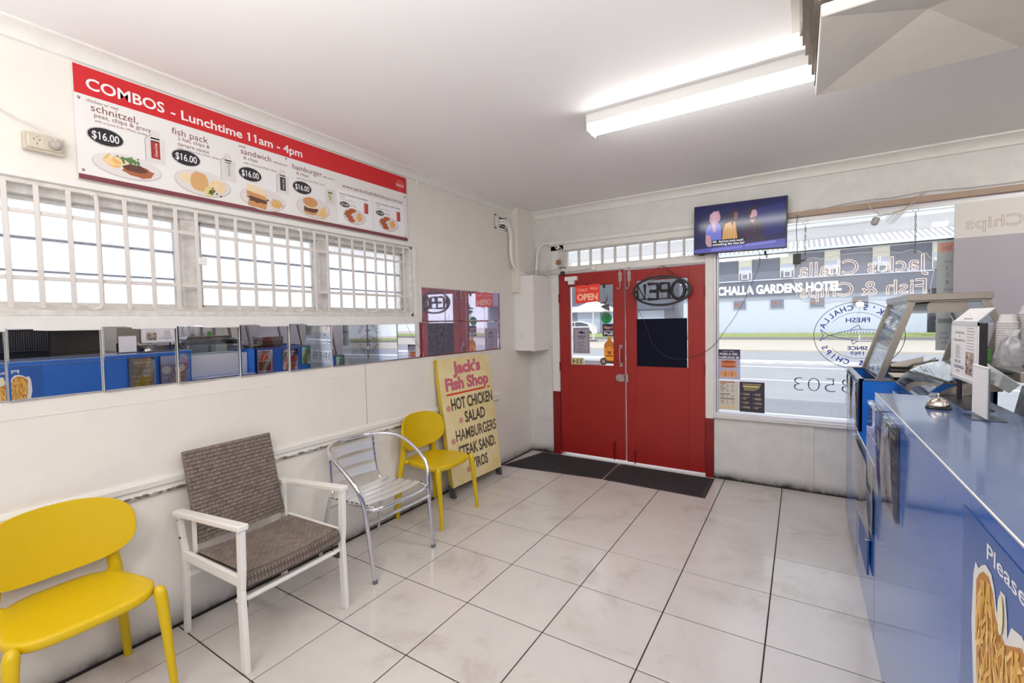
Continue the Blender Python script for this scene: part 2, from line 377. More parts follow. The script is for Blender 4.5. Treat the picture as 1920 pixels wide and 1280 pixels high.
# ---- street front: door frame, doors, transom, shop window
df=MB()
df.box((.285,-.012,.70),(.372,.14,2.29),trimw); df.box((1.862,-.012,.55),(1.934,.14,2.29),trimw)
df.box((.285,-.012,2.235),(1.934,.14,2.34),trimw); df.box((.372,-.006,1.985),(1.862,.12,2.045),trimw)
df=struct(df.build('trim_12',smooth=0,bevel=.004))
f2=MB(); f2.box((.285,-.012,0),(.372,.14,.70),redd); f2.box((1.862,-.012,0),(1.934,.14,.55),redd); f2.build('lower_jamb',df,smooth=0,bevel=.004)
extr([(0.013,2.29),(.03,2.30),(.03,2.33),(.02,2.345),(0.0,2.35)],'x',.27,1.95,trimw).build('head_moulding',df,smooth=30)
def door(nm,x0,x1,z0,z1,gx0,gx1,gz0,gz1):
    mb=MB(); y0,y1=0.0,.042
    for a,b in (((x0,y0,z0),(gx0,y1,z1)),((gx1,y0,z0),(x1,y1,z1)),((gx0,y0,z0),(gx1,y1,gz0)),((gx0,y0,gz1),(gx1,y1,z1))): mb.box(a,b,redp)
    d=struct(mb.build(nm,smooth=0,bevel=.002))
    MB().box((gx0,.02,gz0),(gx1,.025,gz1),clearg).build('glass',d,smooth=0)
    b=MB(); t=.008
    for a,c in (((gx0,.003,gz0),(gx0+t,.03,gz1)),((gx1-t,.003,gz0),(gx1,.03,gz1)),((gx0,.003,gz0),(gx1,.03,gz0+t)),((gx0,.003,gz1-t),(gx1,.03,gz1))): b.box(a,c,redp)
    b.build('glazing_bead',d,smooth=0)
    return d
dL=door('door_1',.376,1.098,.035,1.978,.49,.99,.995,1.845)
dR=door('door_2',1.113,1.858,.03,1.966,1.216,1.716,1.0,1.862)
for d,xh,zz in ((dL,.372,(.12,.98,1.72)),(dR,1.862,(.25,1.0,1.72))):
    for z in zz:
        MB().box((xh-.016,-.005,z-.045),(xh+.016,.0,z+.045),redd).tube([(xh,-.006,z-.05),(xh,-.006,z+.05)],.006,redd,8).build('hinge',d)
hs=mat('painted_silver',(186,170,166),.35,.6)
# pull handle
h=MB().tube(smoothpath([(1.062,0,1.20),(1.062,-.012,1.20),(1.062,-.036,1.17),(1.062,-.04,1.11),(1.062,-.036,1.05),(1.062,-.012,1.02),(1.062,0,1.02)],4),[.007]*25,hs,8)
for z in (1.20,1.02): h.box((1.046,-.006,z-.02),(1.078,0,z+.02),hs)
h.build('pull_handle',dL)
# door bolts at head
for x,d in ((1.062,dL),(1.155,dR)):
    b=MB().box((x-.016,-.008,1.86),(x+.016,0,1.955),hs).tube([(x,-.014,1.80),(x,-.014,2.0)],.006,hs,8).tube(smoothpath([(x,-.014,1.80),(x-.004,-.02,1.785),(x-.02,-.022,1.785),(x-.026,-.02,1.80)],3),.005,hs,6)
    b.box((x-.02,-.012,1.93),(x+.02,-.004,1.945),hs); b.build('head_bolt',d)
MB().box((.97,-.008,.06),(1.0,0,.20),redd).tube([(.985,-.012,.03),(.985,-.012,.22)],.006,redd,8).build('foot_bolt',dL)
MB().tube([(1.20,-.012,.02),(1.20,-.012,.14)],.006,redd,8).lathe([(.014,-.003),(.014,.003)],redd,(1.2,-.014,.15),12,ax=Matrix.Rotation(R(90),3,'X')).build('foot_bolt',dR)
# rim lock between the leaves
lk=MB(); lk.prism([(p[0]+1.055,p[1]+.885) for p in rrect(.085,.075,.036)],BW(0),hs,.022); lk.box((1.07,-.03,.85),(1.108,0,.862),hs); lk.box((1.07,-.03,.878),(1.108,0,.89),hs); lk.box((1.07,-.03,.906),(1.108,0,.918),hs)
lk.lathe([(.014,0),(.014,.012),(.009,.016)],hs,(1.035,-.022,.885),14,ax=Matrix.Rotation(R(90),3,'X')); lk.build('rim_lock',dL)
MB().box((1.115,-.024,.845),(1.14,0,.925),hs).build('lock_keeper',dR,smooth=0,bevel=.003)
# door closer / contact at the hinge-side head
c=MB().box((.46,-.04,1.90),(.60,0,1.945),whitem).box((.50,-.045,1.86),(.57,-.004,1.905),whitem); c.build('door_contact',dL,smooth=0,bevel=.004)
# transom of ten panes
mx=[.468,.599,.732,.861,.998,1.128,1.259,1.399,1.532,1.67,1.802]
tr=MB(); tr.box((.44,.005,2.225),(1.862,.07,2.24),oldw); tr.box((.372,.005,2.04),(1.862,.07,2.058),oldw); tr.box((.372,.005,2.04),(.462,.07,2.236),oldw); tr.box((1.808,.005,2.04),(1.862,.07,2.236),oldw)
tr=struct(tr.build('window_4',smooth=0,bevel=.002))
for x in mx[1:-1]: MB().box((x-.007,.01,2.055),(x+.007,.06,2.228),oldw).build('mullion',tr,smooth=0,bevel=.002)
for a,b in zip(mx[:-1],mx[1:]): MB().box((a+.006,.03,2.056),(b-.006,.034,2.228),clearg).build('pane',tr,smooth=0)
# shop window
sw=MB(); wht=mat('window_aluminium',(220,218,226),.35,.2)
sw.box((1.934,-.004,.585),(1.952,.09,2.275),wht); sw.box((1.956,.01,.60),(1.968,.08,2.26),wht); sw.box((1.934,.0,2.262),(5.2,.09,2.34),wht); sw.box((1.934,.0,.585),(5.2,.09,.612),wht); sw.box((5.18,0,.6),(5.2,.09,2.27),wht)
sw.box((1.952,-.004,2.262),(5.2,0,2.272),wht)
sw=struct(sw.build('window_5',smooth=0,bevel=.002))
MB().box((1.96,.045,.61),(5.19,.05,2.265),clearg).build('glass',sw,smooth=0)
# tiled sill
sl=struct(MB().box((1.925,-.03,.565),(4.0,.0,.588),trimw).build('trim_11',smooth=0,bevel=.003))
for k in range(8):
    MB().box((1.93+k*.16,-.034,.5885),(1.93+k*.16+.157,.0,.594),whitem).build('sill_tile',sl,smooth=0,bevel=.001,segs=1)
struct(MB().box((2.50,-.035,2.285),(5.6,0,2.33),mat('brown_beam',(176,152,132),.5,noise=.1)).build('trim_5',smooth=0,bevel=.004))
struct(MB().box((1.952,-.012,2.245),(5.2,.0,2.262),whitem).box((1.952,-.006,2.225),(5.2,.0,2.23),whitem).build('trim_6',smooth=0,bevel=.002))
# ================================================================ LEFT WALL THINGS
# mirror tiles
my=[-4.335,-4.05,-3.764,-3.480,-3.185,-2.900,-2.603,-2.314,-2.032,-1.756,-1.474,-1.180,-.895,-.621]
edgeg=mat('mirror_bevel',(196,200,206),.05,1)
def mtile(y0,y1,z0,z1,label,k):
    cy,cz=(y0+y1)/2,(z0+z1)/2; a,b=(y1-y0)/2-.0006,(z1-z0)/2-.0005; t=.006
    O=[(-a,-b),(a,-b),(a,b),(-a,b)]; I=[(-a+t,-b+t),(a-t,-b+t),(a-t,b-t),(-a+t,b-t)]
    mb=MB(); V=[(-.006,p,q) for p,q in O]+[(.0022,p,q) for p,q in O]+[(.0036,p,q) for p,q in I]
    mb.add(V,[(3,2,1,0),(0,1,5,4),(1,2,6,5),(2,3,7,6),(3,0,4,7)],trimw)
    mb.add(V,[(4,5,9,8),(5,6,10,9),(6,7,11,10),(7,4,8,11)],edgeg); mb.add(V,[(8,9,10,11)],mirrorh if cy>-1.75 else mirror)
    o=mb.build('mirror_tile',smooth=0); o.location=(.0085,cy,cz)
    az,el=((1.5,1.0) if cy<-3.77 else (2.55,1.1) if cy<-2.55 else (-.7,-.3) if cy<-1.9 else (-.95,.05)); o.rotation_euler=(0,R(el+random.uniform(-.08,.08)),R(az+random.uniform(-.12,.12)))
    tag(o,label,'mirror','mirror tiles on the side wall'); return o
ML=['square mirror tile at far left end of the row, mostly outside the picture','first large mirror tile at left edge, reflecting the chip poster on the blue counter','mirror tile reflecting the black sauces menu on the counter front','mirror tile reflecting white display case beyond the end of the service counter','mirror tile reflecting the octopus poster on the blue food unit','mirror tile right of the one with the octopus, reflecting dumpling poster and green notice','lower mirror tile under the mullion left of the last grille window','lower mirror tile reflecting road and grass, second before the upper mirror row begins','last single-row mirror tile, touching the left side of the upper mirror row','lower row mirror tile directly under the reflected oval OPEN sign','lower row mirror tile under the reflected door handles','lower row mirror tile above the word Jack on the yellow board, third from right counted below','mirror tile at right end of the lower row, reflecting opening hours notice']
ML[11]='lower row mirror tile reflecting the amber bottle sticker, above the cream menu board'
for k in range(13): mtile(my[k],my[k+1],1.203,1.490,ML[k],k)
for k,l in enumerate(['leftmost mirror tile of the upper row, reflecting the oval OPEN sign','second mirror tile of the upper row, reflecting the red door stile','third mirror tile of the upper row, reflecting red paper OPEN sign','rightmost mirror tile of the upper row, nearest the meter cupboard']):
    mtile(my[9+k],my[10+k],1.4915,1.773,l,k)

# ---------------- COMBOS sign
sg=thing('menu_sign','long red and white COMBOS lunchtime menu board above the barred windows','sign',(.0,-2.85,2.12))
def S(o): o.location=(0,2.85,-2.12); return o
redb=mat('sign_red',(206,32,38),.4); maro=mat('sign_maroon',(122,56,66),.45); swh=mat('sign_white',(232,230,228),.4); brown=mat('sign_brown_text',(132,76,72),.5)
body=MB().box((.004,-3.808,2.121),(.016,-1.896,2.601),swh); S(body.build('board',sg,smooth=0))
F0=LW(.0165); e=.0004
S(MB().rect(-3.808,2.481,-1.896,2.601,F0,redb).build('header_band',sg,smooth=0)); S(MB().rect(-3.808,2.121,-1.896,2.143,F0,maro).build('footer_band',sg,smooth=0))
class TX:
    def text(q,*a,**k): S(MB().text(*a,**k).build('lettering',sg,smooth=0)); return q
t=TX(); wt=mat('sign_text_white',(240,238,238),.5)
t.text('COMBOS',F0,-3.768,2.510,wt,h=.046,wd=.285,c=e,bold=.018)
t.text('- Lunchtime 11am - 4pm',F0,-3.457,2.507,wt,h=.043,wd=.69,c=e,bold=.018)
t.text('chicken or veal',F0,-3.77,2.456,brown,wd=.108,c=e)
t.text('schnitzel,',F0,-3.756,2.421,brown,wd=.165,h=.03,c=e)
t.text('peas, chips & gravy',F0,-3.746,2.398,brown,wd=.204,c=e)
t.text('fish pack',F0,-3.457,2.424,brown,wd=.16,h=.03,c=e); t.text('2 fish, chips &',F0,-3.433,2.400,brown,wd=.143,h=.017,c=e); t.text('tartare sauce',F0,-3.435,2.374,brown,wd=.141,h=.017,c=e)
t.text('steak',F0,-3.145,2.458,brown,wd=.04,c=e)
t.text('sandwich',F0,-3.134,2.424,brown,wd=.168,h=.03,c=e); t.text('with the lot',F0,-2.955,2.424,brown,wd=.085,c=e); t.text('& chips',F0,-3.121,2.398,brown,wd=.078,h=.017,c=e)
t.text('hamburger',F0,-2.835,2.423,brown,wd=.2,h=.03,c=e); t.text('with the lot',F0,-2.628,2.423,brown,wd=.085,c=e); t.text('& chips',F0,-2.811,2.396,brown,wd=.08,h=.017,c=e)
for y,z,wd_ in ((-3.746,2.378,.19),(-3.435,2.356,.19),(-3.122,2.374,.19),(-2.812,2.371,.193)): t.text('with a Coca-Cola 375mL variety',F0,y,z,brown,wd=wd_,c=e)
t.text('www.jackschallafishshop.com.au',F0,-2.486,2.396,brown,wd=.541,h=.024,c=e)

def price(cx,cz,txt,w_,h_):
    m=MB().ell(cx,cz,w_/2+.003,h_/2+.003,F0,inkg,e).ell(cx,cz,w_/2+.0018,h_/2+.0018,F0,swh,e*1.5).ell(cx,cz,w_/2,h_/2,F0,ink,e*2).text(txt,F0,cx,cz-h_*.22,wt,h=h_*.44,wd=w_*.76,c=e*3,al='C',bold=.01)
    S(m.build('price_badge',sg,smooth=0))
for cx in (-3.711,-3.400,-3.088,-2.776): price(cx,2.322,'$16.00',.123,.073)
china=mat('china_white',(222,216,214),.4); china2=mat('china_edge',(200,192,190),.5); chipc=mat('chip_gold',(226,178,106),.5); chipd=mat('chip_light',(236,204,150),.5); meat=mat('meat_brown',(168,96,60),.5); meatd=mat('meat_dark',(98,58,44),.5); pea=mat('pea_green',(84,124,58),.5); fishc=mat('batter_tan',(214,166,112),.5); bun=mat('bun_brown',(206,146,92),.5); breadc=mat('bread_cream',(234,212,176),.5); orang=mat('chip_orange',(238,160,62),.5); nug=mat('nugget_orange',(186,88,42),.5)
def chips(m,cx,cz,w_,h_,n,c,cols=(chipc,chipd),F0=F0,ln=.035,wd=.007):
    for k in range(n):
        a=random.uniform(0,math.pi); x=cx+random.gauss(0,.3)*w_/2*1.1; z=cz+random.gauss(0,.3)*h_/2*1.1
        dx,dz=math.cos(a)*ln/2,math.sin(a)*ln/2; m.line(x-dx,z-dz,x+dx,z+dz,wd,F0,random.choice(cols),c+k*2e-6)
def plate(kind,cx,cz,w_,h_):
    m=MB().ell(cx,cz,w_/2,h_/2,F0,china2,e,28).ell(cx,cz+.003,w_/2*.97,h_/2*.95,F0,china,e*1.4,28)
    c=e*2; q=w_/2
    if kind=='schnitzel':
        chips(m,cx-.42*q,cz+.012,.09,.05,46,c); m.ell(cx+.28*q,cz-.012,.46*q,.026,F0,meat,e*4,20,.12); m.ell(cx+.2*q,cz+.0,.34*q,.018,F0,meatd,e*4.4,16,.15)
        for k in range(46): m.ell(cx+.05*q+random.gauss(0,.022),cz+.03+random.gauss(0,.006),.0042,.004,F0,pea,e*5+k*3e-6,7)
    if kind=='fish':
        m.ell(cx-.45*q,cz+.012,.38*q,.028,F0,breadc,e*2,18,.08); m.ell(cx-.15*q,cz+.006,.33*q,.05,F0,fishc,e*3,20,.07); chips(m,cx+.45*q,cz,.1,.07,60,e*3.4,(chipd,breadc)); m.ell(cx+.15*q,cz-.035,.02,.026,F0,mat('lemon',(222,206,130),.5),e*5,10)
        for k in range(16): m.ell(cx+.3*q+random.gauss(0,.012),cz-.035+random.gauss(0,.01),.006,.005,F0,random.choice((pea,meatd)),e*5.5+k*3e-6,7)
    if kind=='sandwich':
        m.poly([(cx-.09,cz-.045),(cx+.01,cz-.055),(cx+.02,cz-.02),(cx-.085,cz-.01)],F0,bun,e*2); m.ell(cx-.03,cz-.006,.06,.018,F0,meatd,e*2.5,18,.25)
        m.poly([(cx-.095,cz+.01),(cx+.012,cz-.004),(cx+.03,cz+.03),(cx-.02,cz+.066),(cx-.09,cz+.07)],F0,breadc,e*3); m.poly([(cx-.095,cz+.01),(cx+.012,cz-.004),(cx+.012,cz+.018),(cx-.093,cz+.034)],F0,bun,e*3.5)
        chips(m,cx+.07,cz-.01,.07,.055,48,e*4,(chipc,fishc))
    if kind=='burger':
        m.ell(cx-.022,cz-.03,.05,.018,F0,bun,e*2,18,.04); m.ell(cx-.022,cz-.012,.052,.018,F0,meatd,e*2.4,20,.18); m.ell(cx-.02,cz+.006,.05,.012,F0,breadc,e*2.8,16,.15); m.ell(cx-.022,cz+.03,.05,.03,F0,bun,e*3.2,20,.03)
        chips(m,cx+.062,cz-.02,.08,.06,54,e*4,(chipc,chipd))
    if kind=='chicken':
        chips(m,cx+.035,cz,.06,.06,60,e*3,(orang,chipc),ln=.022,wd=.005)
        for k,(a,b) in enumerate(((-.05,.02),(-.02,.036),(-.045,-.01),(-.03,-.03),(-.06,.005))): m.ell(cx+a,cz+b,.03,.013,F0,nug if k%2 else meat,e*4+k*1e-5,12,.1)
    S(m.build('food_picture',sg,smooth=0))
plate('schnitzel',-3.635,2.212,.257,.108); plate('fish',-3.325,2.213,.262,.13); plate('sandwich',-3.018,2.198,.262,.125); plate('burger',-2.702,2.215,.236,.13)
def can(cx,cz,w_,h_,c1,c2,bag=True):
    m=MB()
    if bag: m.rect(cx-w_*1.1,cz-h_*.75,cx+w_*1.1,cz+h_*.68,F0,china,e).rect(cx-w_*.5,cz+h_*.6,cx+w_*.5,cz+h_*1.1,F0,china,e).line(cx-w_*1.1,cz-h_*.75,cx-w_*1.1,cz+h_*.5,.0015,F0,greyl,e*1.5).line(cx-w_*1.1,cz+h_*.5,cx-w_*.4,cz+h_*.85,.0015,F0,greyl,e*1.5)
    m.rect(cx-w_/2,cz-h_/2,cx+w_/2,cz+h_/2,F0,c1,e*2).rect(cx-w_/2*.85,cz+h_*.46,cx+w_/2*.85,cz+h_*.54,F0,china2,e*2).text('Coca-Cola',F0,cx+w_*.2,cz-h_*.38,c2,wd=h_*.76,c=e*3,shear=.3,rot=R(90),bold=.01)
    S(m.build('can_picture',sg,smooth=0))
can(-3.528,2.322,.036,.082,mat('can_red',(168,48,44),.5),wt); can(-3.203,2.315,.034,.078,mat('can_silver',(214,212,212),.5),inkg); can(-2.900,2.315,.034,.076,mat('can_black',(60,56,58),.5),wt)
m=MB(); cx,cz=-2.58,2.311; m.rect(cx-.037,cz-.055,cx+.037,cz+.05,F0,china,e).rect(cx-.017,cz-.035,cx+.017,cz+.035,F0,mat('can_green',(206,218,184),.5),e*2).rect(cx-.017,cz+.02,cx+.017,cz+.03,F0,pea,e*3).text('LIFT',F0,cx+.006,cz-.02,pea,wd=.04,rot=R(90),c=e*3,bold=.02); S(m.build('can_picture',sg,smooth=0))
for x0,x1,tt,pr in ((-2.532,-2.235,'fried chicken boneless','$15.00'),(-2.228,-1.93,'fried chicken with bone','$12.00')):
    pn=MB().rect(x0,2.155,x1,2.378,F0,mat('paper_slip',(240,239,240),.5),e*.6).line(x0,2.155,x0,2.378,.0012,F0,china2,e); pn.text(tt,F0,x0+.024,2.345,inkg,wd=.235,h=.0135,c=e,bold=.012).text('& chips',F0,x0+.026,2.328,brown,wd=.04,c=e).text('with a soft drink 375mL can',F0,x0+.026,2.312,brown,wd=.125,c=e).text('6 Pcs',F0,x0+.11,2.28,greyl,wd=.045,c=e); S(pn.build('paper_slip',sg,smooth=0))
    price(x0+.062,2.284,pr,.076,.034); plate('chicken',x0+.143,2.218,.19,.108)
    m=MB().rect(x0+.222,2.255,x0+.258,2.327,F0,mat('can_photo',(186,62,58),.5),e*2).ell(x0+.24,2.327,.018,.004,F0,china2,e*2.4,12).rect(x0+.228,2.262,x0+.234,2.322,F0,mat('can_glint',(222,130,124),.5),e*2.5); S(m.build('can_picture',sg,smooth=0))
m=MB().ell(-1.963,2.53,.046,.049,F0,mat('logo_red',(214,54,58),.3),e,26).ell(-1.963,2.542,.036,.03,F0,mat('logo_light',(222,78,80),.3),e*2,22).text('Coca-Cola',F0,-1.963,2.522,wt,wd=.078,h=.02,c=e*3,shear=.35,al='C',bold=.01); S(m.build('round_logo',sg,smooth=0))
for y,z in ((-3.795,2.462),(-3.793,2.160),(-2.875,2.470),(-1.917,2.453),(-1.920,2.152)):
    S(MB().lathe([(.006,.0165),(.006,.0185),(.003,.0205)],steel,(0,y,z),10,ax=Matrix.Rotation(R(90),3,'Y')).build('screw',sg))
for o in sg.children:
    if o.name.startswith('screw'): pass

# ---------------- double power point with plug and cord
ox,oy,oz=0,-3.91,2.227
so=thing('power_point','yellowed double power outlet with a plug, left of the COMBOS board','socket',(0,oy,oz))
crm=mat('aged_plastic',(214,204,186),.45,noise=.2,nscale=40)
MB().box((0,-.06,-.034),(.034,.06,.036),crm).build('mounting_block',so,smooth=0,bevel=.003)
MB().box((.034,-.052,-.026),(.044,.052,.028),crm).build('face_plate',so,smooth=0,bevel=.004)
s=MB()
for cy in (-.024,):
    for a,b,r_ in ((-.008,.008,R(30)),(.008,.008,R(-30)),(0,-.008,0)): s.box((.0442,-.0011,-.004),(.0446,.0011,.004),ink,Matrix.Translation((0,cy+a,b))@Matrix.Rotation(r_,4,'X'))
s.build('pin_slots',so,smooth=0)
MB().box((.044,-.03,.018),(.048,-.02,.026),crm).box((.044,.02,.018),(.048,.03,.026),crm).build('rocker_switch',so,smooth=0,bevel=.001)
pl=thing('plug_and_cord','grey plug with white cord running up and left from outlet beside COMBOS board','plug',(0,oy,oz))
gp_=mat('grey_plug',(176,170,164),.45)
MB().lathe([(.019,.044),(.020,.055),(.017,.072),(.009,.078)],gp_,(0,.026,-.002),16,ax=Matrix.Rotation(R(90),3,'Y')).build('plug_body',pl)
MB().tube(smoothpath([(.07,.026,.002),(.074,.02,.02),(.05,-.0,.04),(.03,-.04,.062),(.012,-.09,.088),(.008,-.2,.14),(.008,-.33,.18)],5),.0028,mat('cord_white',(212,206,196),.5),6).build('cord',pl)

# ---------------- vent with conduits, meter cupboard
ve=thing('wall_vent','small square white wall vent high beside the corner with cables coming out','vent',(0,-.57,2.49))
v=MB(); 
for a,b in (((0,-.105,-.072),(.012,-.085,.072)),((0,.085,-.072),(.012,.105,.072)),((0,-.105,-.072),(.012,.105,-.052)),((0,-.105,.052),(.012,.105,.072)),((0,-.105,-.052),(.008,-.03,.052))): v.box(a,b,trimw)
v.build('vent_frame',ve,smooth=0,bevel=.002)
MB().box((.0,-.03,-.052),(.002,.085,.052),mat('vent_dark',(52,48,46),.8)).build('opening',ve,smooth=0)
for z in (-.03,0,.03): MB().box((.002,-.03,z-.004),(.01,.085,z+.002),trimw).build('louvre',ve,smooth=0)
for k,(dx,dz,l) in enumerate(((0,0,'upper white conduit curving from vent down to the meter cupboard'),(.0,-.028,'lower white conduit curving from vent down to the meter cupboard'))):
    P=[(.012,-.60,2.505+dz),(.04,-.57,2.508+dz),(.05,-.50,2.49+dz),(.05,-.445+dz*.8,2.43+dz),(.045,-.43+dz*.8,2.34),(.045,-.43+dz*.8,2.16),(.055,-.40+dz*.5,2.06),(.08,-.32,2.0+dz*.3),(.10,-.26,1.975)]
    tag(MB().tube(smoothpath(P,5),.0125,whitem,8).build('conduit'),l,'pipe')
mc=thing('meter_cupboard','white metal meter cupboard mounted in the corner beside the red doors','cupboard',(0,-.17,1.165))
MB().box((0,-.16,0),(.222,.168,.795),whitem).build('body',mc,smooth=0,bevel=.003)
dr=MB().box((.222,-.162,-.004),(.238,.166,.80),whitem).build('door',mc,smooth=0,bevel=.003)
for z in (.10,.66): MB().tube([(.240,-.158,z-.025),(.240,-.158,z+.025)],.006,whitem,8).build('hinge',dr)
MB().lathe([(.009,.238),(.009,.246),(.005,.252)],trimw,(0,.135,.40),10,ax=Matrix.Rotation(R(90),3,'Y')).build('knob',dr)
ps=thing('power_outlet','small white power outlet on the near side of the meter cupboard','socket',(.095,-.33,1.34))
MB().box((-.045,-.012,-.05),(.02,0,.05),whitem).build('plate',ps,smooth=0,bevel=.004)
s=MB(); 
for a,b,r_ in ((-.01,-.012,R(30)),(.006,-.012,R(-30)),(-.002,-.03,0)): s.box((-.0012,-.0125,-.005),(.0012,-.0119,.005),ink,Matrix.Translation((a-.01,0,b+.01))@Matrix.Rotation(r_,4,'Y'))
s.box((-.02,-.016,.022),(-.004,-.012,.038),trimw); s.build('slots',ps,smooth=0)
tag(MB().tube(smoothpath([(.13,-.08,1.97),(.133,-.06,2.1),(.135,-.04,2.22),(.155,-.03,2.29),(.20,-.03,2.32),(.295,-.03,2.325)],5),.013,whitem,8).build('conduit'),'white conduit rising from the meter cupboard and bending right toward door frame','pipe')
cw=mat('cable_white',(206,202,198),.5)
for k,(P,l) in enumerate((([(.10,-.12,1.97),(.15,-.14,2.03),(.20,-.12,2.0),(.27,-.06,2.03),(.33,-.02,2.03),(.40,-.02,2.06),(.44,-.02,2.13),(.42,-.02,2.25),(.37,-.03,2.28)],'thin pale cable looping from cupboard top up to small camera'),
    ([(.05,-.2,1.965),(.1,-.22,2.01),(.16,-.2,1.975),(.22,-.1,1.99),(.30,-.02,1.985),(.39,-.03,1.97)],'pale cable lying across the cupboard top to dark sensor'),
    ([(.14,-.16,1.965),(.10,-.12,2.02),(.18,-.10,2.03),(.25,-.08,1.985),(.33,-.03,2.0),(.42,-.03,2.03),(.45,-.02,2.10)],'grey cable tangled on the cupboard and clipped to door frame'))):
    tag(MB().tube(smoothpath(P,5),.0046,cw,6).build('cable'),l,'cable')
cs=thing('security_camera','tiny white round camera on brown block above the door frame corner','camera',(.40,-.012,2.27))
MB().box((-.03,0,-.028),(.04,.012,.03),mat('brown_block',(150,112,84),.6)).build('mount',cs,smooth=0,bevel=.002)
MB().lathe([(.020,0),(.024,.012),(.022,.035),(.012,.042)],whitem,(-.022,0,.0),16,ax=Matrix.Rotation(R(90),3,'X')).build('housing',cs)
MB().lathe([(.010,.042),(.009,.044)],ink,(-.022,0,0),12,ax=Matrix.Rotation(R(90),3,'X')).build('lens',cs)
tag(MB().box((.355,-.028,2.085),(.405,-.012,2.135),mat('brown_block',(150,112,84),.6)).build('junction_box',smooth=0,bevel=.004),'square brown junction box on door frame under the small camera','box')
tag(MB().lathe([(.0,-.024),(.02,-.02),(.026,0),(.02,.02),(.0,.024)],mat('dark_knob',(64,44,44),.5),(.435,-.036,1.985),14,cap=False).build('door_sensor'),'small dark round sensor knob at the top hinge corner of red doors','sensor')
tag(MB().tube([(.46,-.02,1.997),(.62,-.022,2.004),(.79,-.022,2.012)],.004,cw,6).box((.765,-.03,1.995),(.81,-.006,2.035),whitem).build('door_stay'),'thin white stay rod across the head of the left red door','rod')
tag(MB().tube(smoothpath([(0,-1.79,2.625),(.02,-1.79,2.63),(.032,-1.79,2.60),(.024,-1.79,2.575),(.012,-1.79,2.585)],4),.004,whitem,6).build('wall_hook'),'small white hook on side wall just right of the COMBOS board','hook')

# ---------------- A-frame sign leaning on the wall
af=thing('sandwich_board',"folded cream and yellow Jack's Fish Shop menu board leaning against side wall",'sign',(.13,-1.23,0))
def Aq(u,v,c=0):  # u 0..1 left-right, v 0..1 bottom-top
    BLp,BRp,TLp,TRp=Vector((.155,-1.588,.09)),Vector((.155,-.872,.078)),Vector((.045,-1.63,1.172)),Vector((.045,-.892,1.176))
    return BLp*(1-u)*(1-v)+BRp*u*(1-v)+TLp*(1-u)*v+TRp*u*v+Vector((.995,0,.1))*c-Vector((.13,-1.23,0))
crmy=mat('cream_board',(240,228,182),.45,noise=.22,nscale=5,c2=(228,206,138)); ylw=mat('yellow_edge',(222,192,70),.5)
def slab(m,u0,v0,u1,v1,c0,c1,mm): return m.hexa([Aq(u0,v0,c0),Aq(u1,v0,c0),Aq(u1,v1,c0),Aq(u0,v1,c0)],[Aq(u0,v0,c1),Aq(u1,v0,c1),Aq(u1,v1,c1),Aq(u0,v1,c1)],mm)
slab(MB(),0,0,1,1,-.008,.0,crmy).build('front_panel',af,smooth=0,bevel=.002)
m=MB(); 
for q in ((0,0,.03,1),(.97,0,1,1),(0,.97,1,1),(0,0,1,.03)): slab(m,*q,-.03,-.0085,ylw)
m.build('front_frame',af,smooth=0)
slab(MB(),.0,.02,1,.995,-.044,-.034,ylw).build('rear_panel',af,smooth=0)
legd=mat('leg_grey',(84,84,88),.5,noise=.3,nscale=12)
for u in (0.0,.965): slab(MB(),u,-.085,u+.035,.0,-.03,-.001,legd).build('leg',af,smooth=0)
for u in (0.0,.965): slab(MB(),u,-.078,u+.035,.02,-.058,-.034,legd).build('leg',af,smooth=0)
pinkt=mat('faded_pink',(206,108,128),.5); redl=mat('sign_line_red',(222,62,34),.5); drk=mat('sign_dark_text',(84,76,66),.5); pdot=mat('pink_dot',(214,150,140),.5)
AF=lambda a,b,c=0: Aq(a/.735,b/1.09,c)
def at_(s,u0,u1,vb,hh,mm,bold=.03): MB().text(s,AF,u0*.735,(1-vb)*1.09,mm,h=hh,wd=(u1-u0)*.735,c=.0008,bold=bold).build('lettering',af,smooth=0)
at_("Jack's",.24,.79,.125,.096,pinkt,.05); at_('Fish Shop',.08,.93,.25,.096,pinkt,.05)
at_('HOT CHICKEN',.14,.975,.41,.094,drk,.032); at_('SALAD',.36,.775,.53,.092,drk,.032); at_('HAMBURGERS',.155,.985,.66,.092,drk,.02); at_('STEAK SAND.',.17,.93,.79,.092,drk,.032); at_('YIROS',.385,.72,.915,.088,drk,.032)
m=MB().line(.08*.735,(1-.285)*1.09,.835*.735,(1-.285)*1.09,.016,AF,redl,.0008).line(.89*.735,(1-.285)*1.09,.935*.735,(1-.285)*1.09,.016,AF,redl,.0008); m.build('underline',af,smooth=0)
for u,vv in ((.085,.39),(.285,.505),(.10,.65),(.12,.77),(.31,.905)): MB().ell(u*.735,(1-vv)*1.09,.028,.026,AF,pdot,.0006,18).build('bullet_dot',af,smooth=0)
# ================================================================ CHAIRS (local: +x front, y sideways, origin on the floor between the feet)
def surf(nu,nv,fn,thick,m,smooth=60):
    """double skinned surface: fn(u,v)->(point,normal)"""
    mb=MB(); top=[];bot=[]
    for i in range(nu+1):
        for j in range(nv+1):
            p,n=fn(i/nu,j/nv); top.append(Vector(p)+Vector(n)*thick/2); bot.append(Vector(p)-Vector(n)*thick/2)
    W=nv+1; N=len(top); F=[]
    for i in range(nu):
        for j in range(nv):
            a=i*W+j; F.append((a,a+W,a+W+1,a+1)); F.append((N+a,N+a+1,N+a+W+1,N+a+W))
    bd=[j for j in range(nv)]+[i*W+nv for i in range(nu)]+[nu*W+nv-j for j in range(nv)]+[(nu-i)*W for i in range(nu)]
    for k in range(len(bd)): a,b=bd[k],bd[(k+1)%len(bd)]; F.append((a,b,b+N,a+N))
    return mb.add(top+bot,F,m)
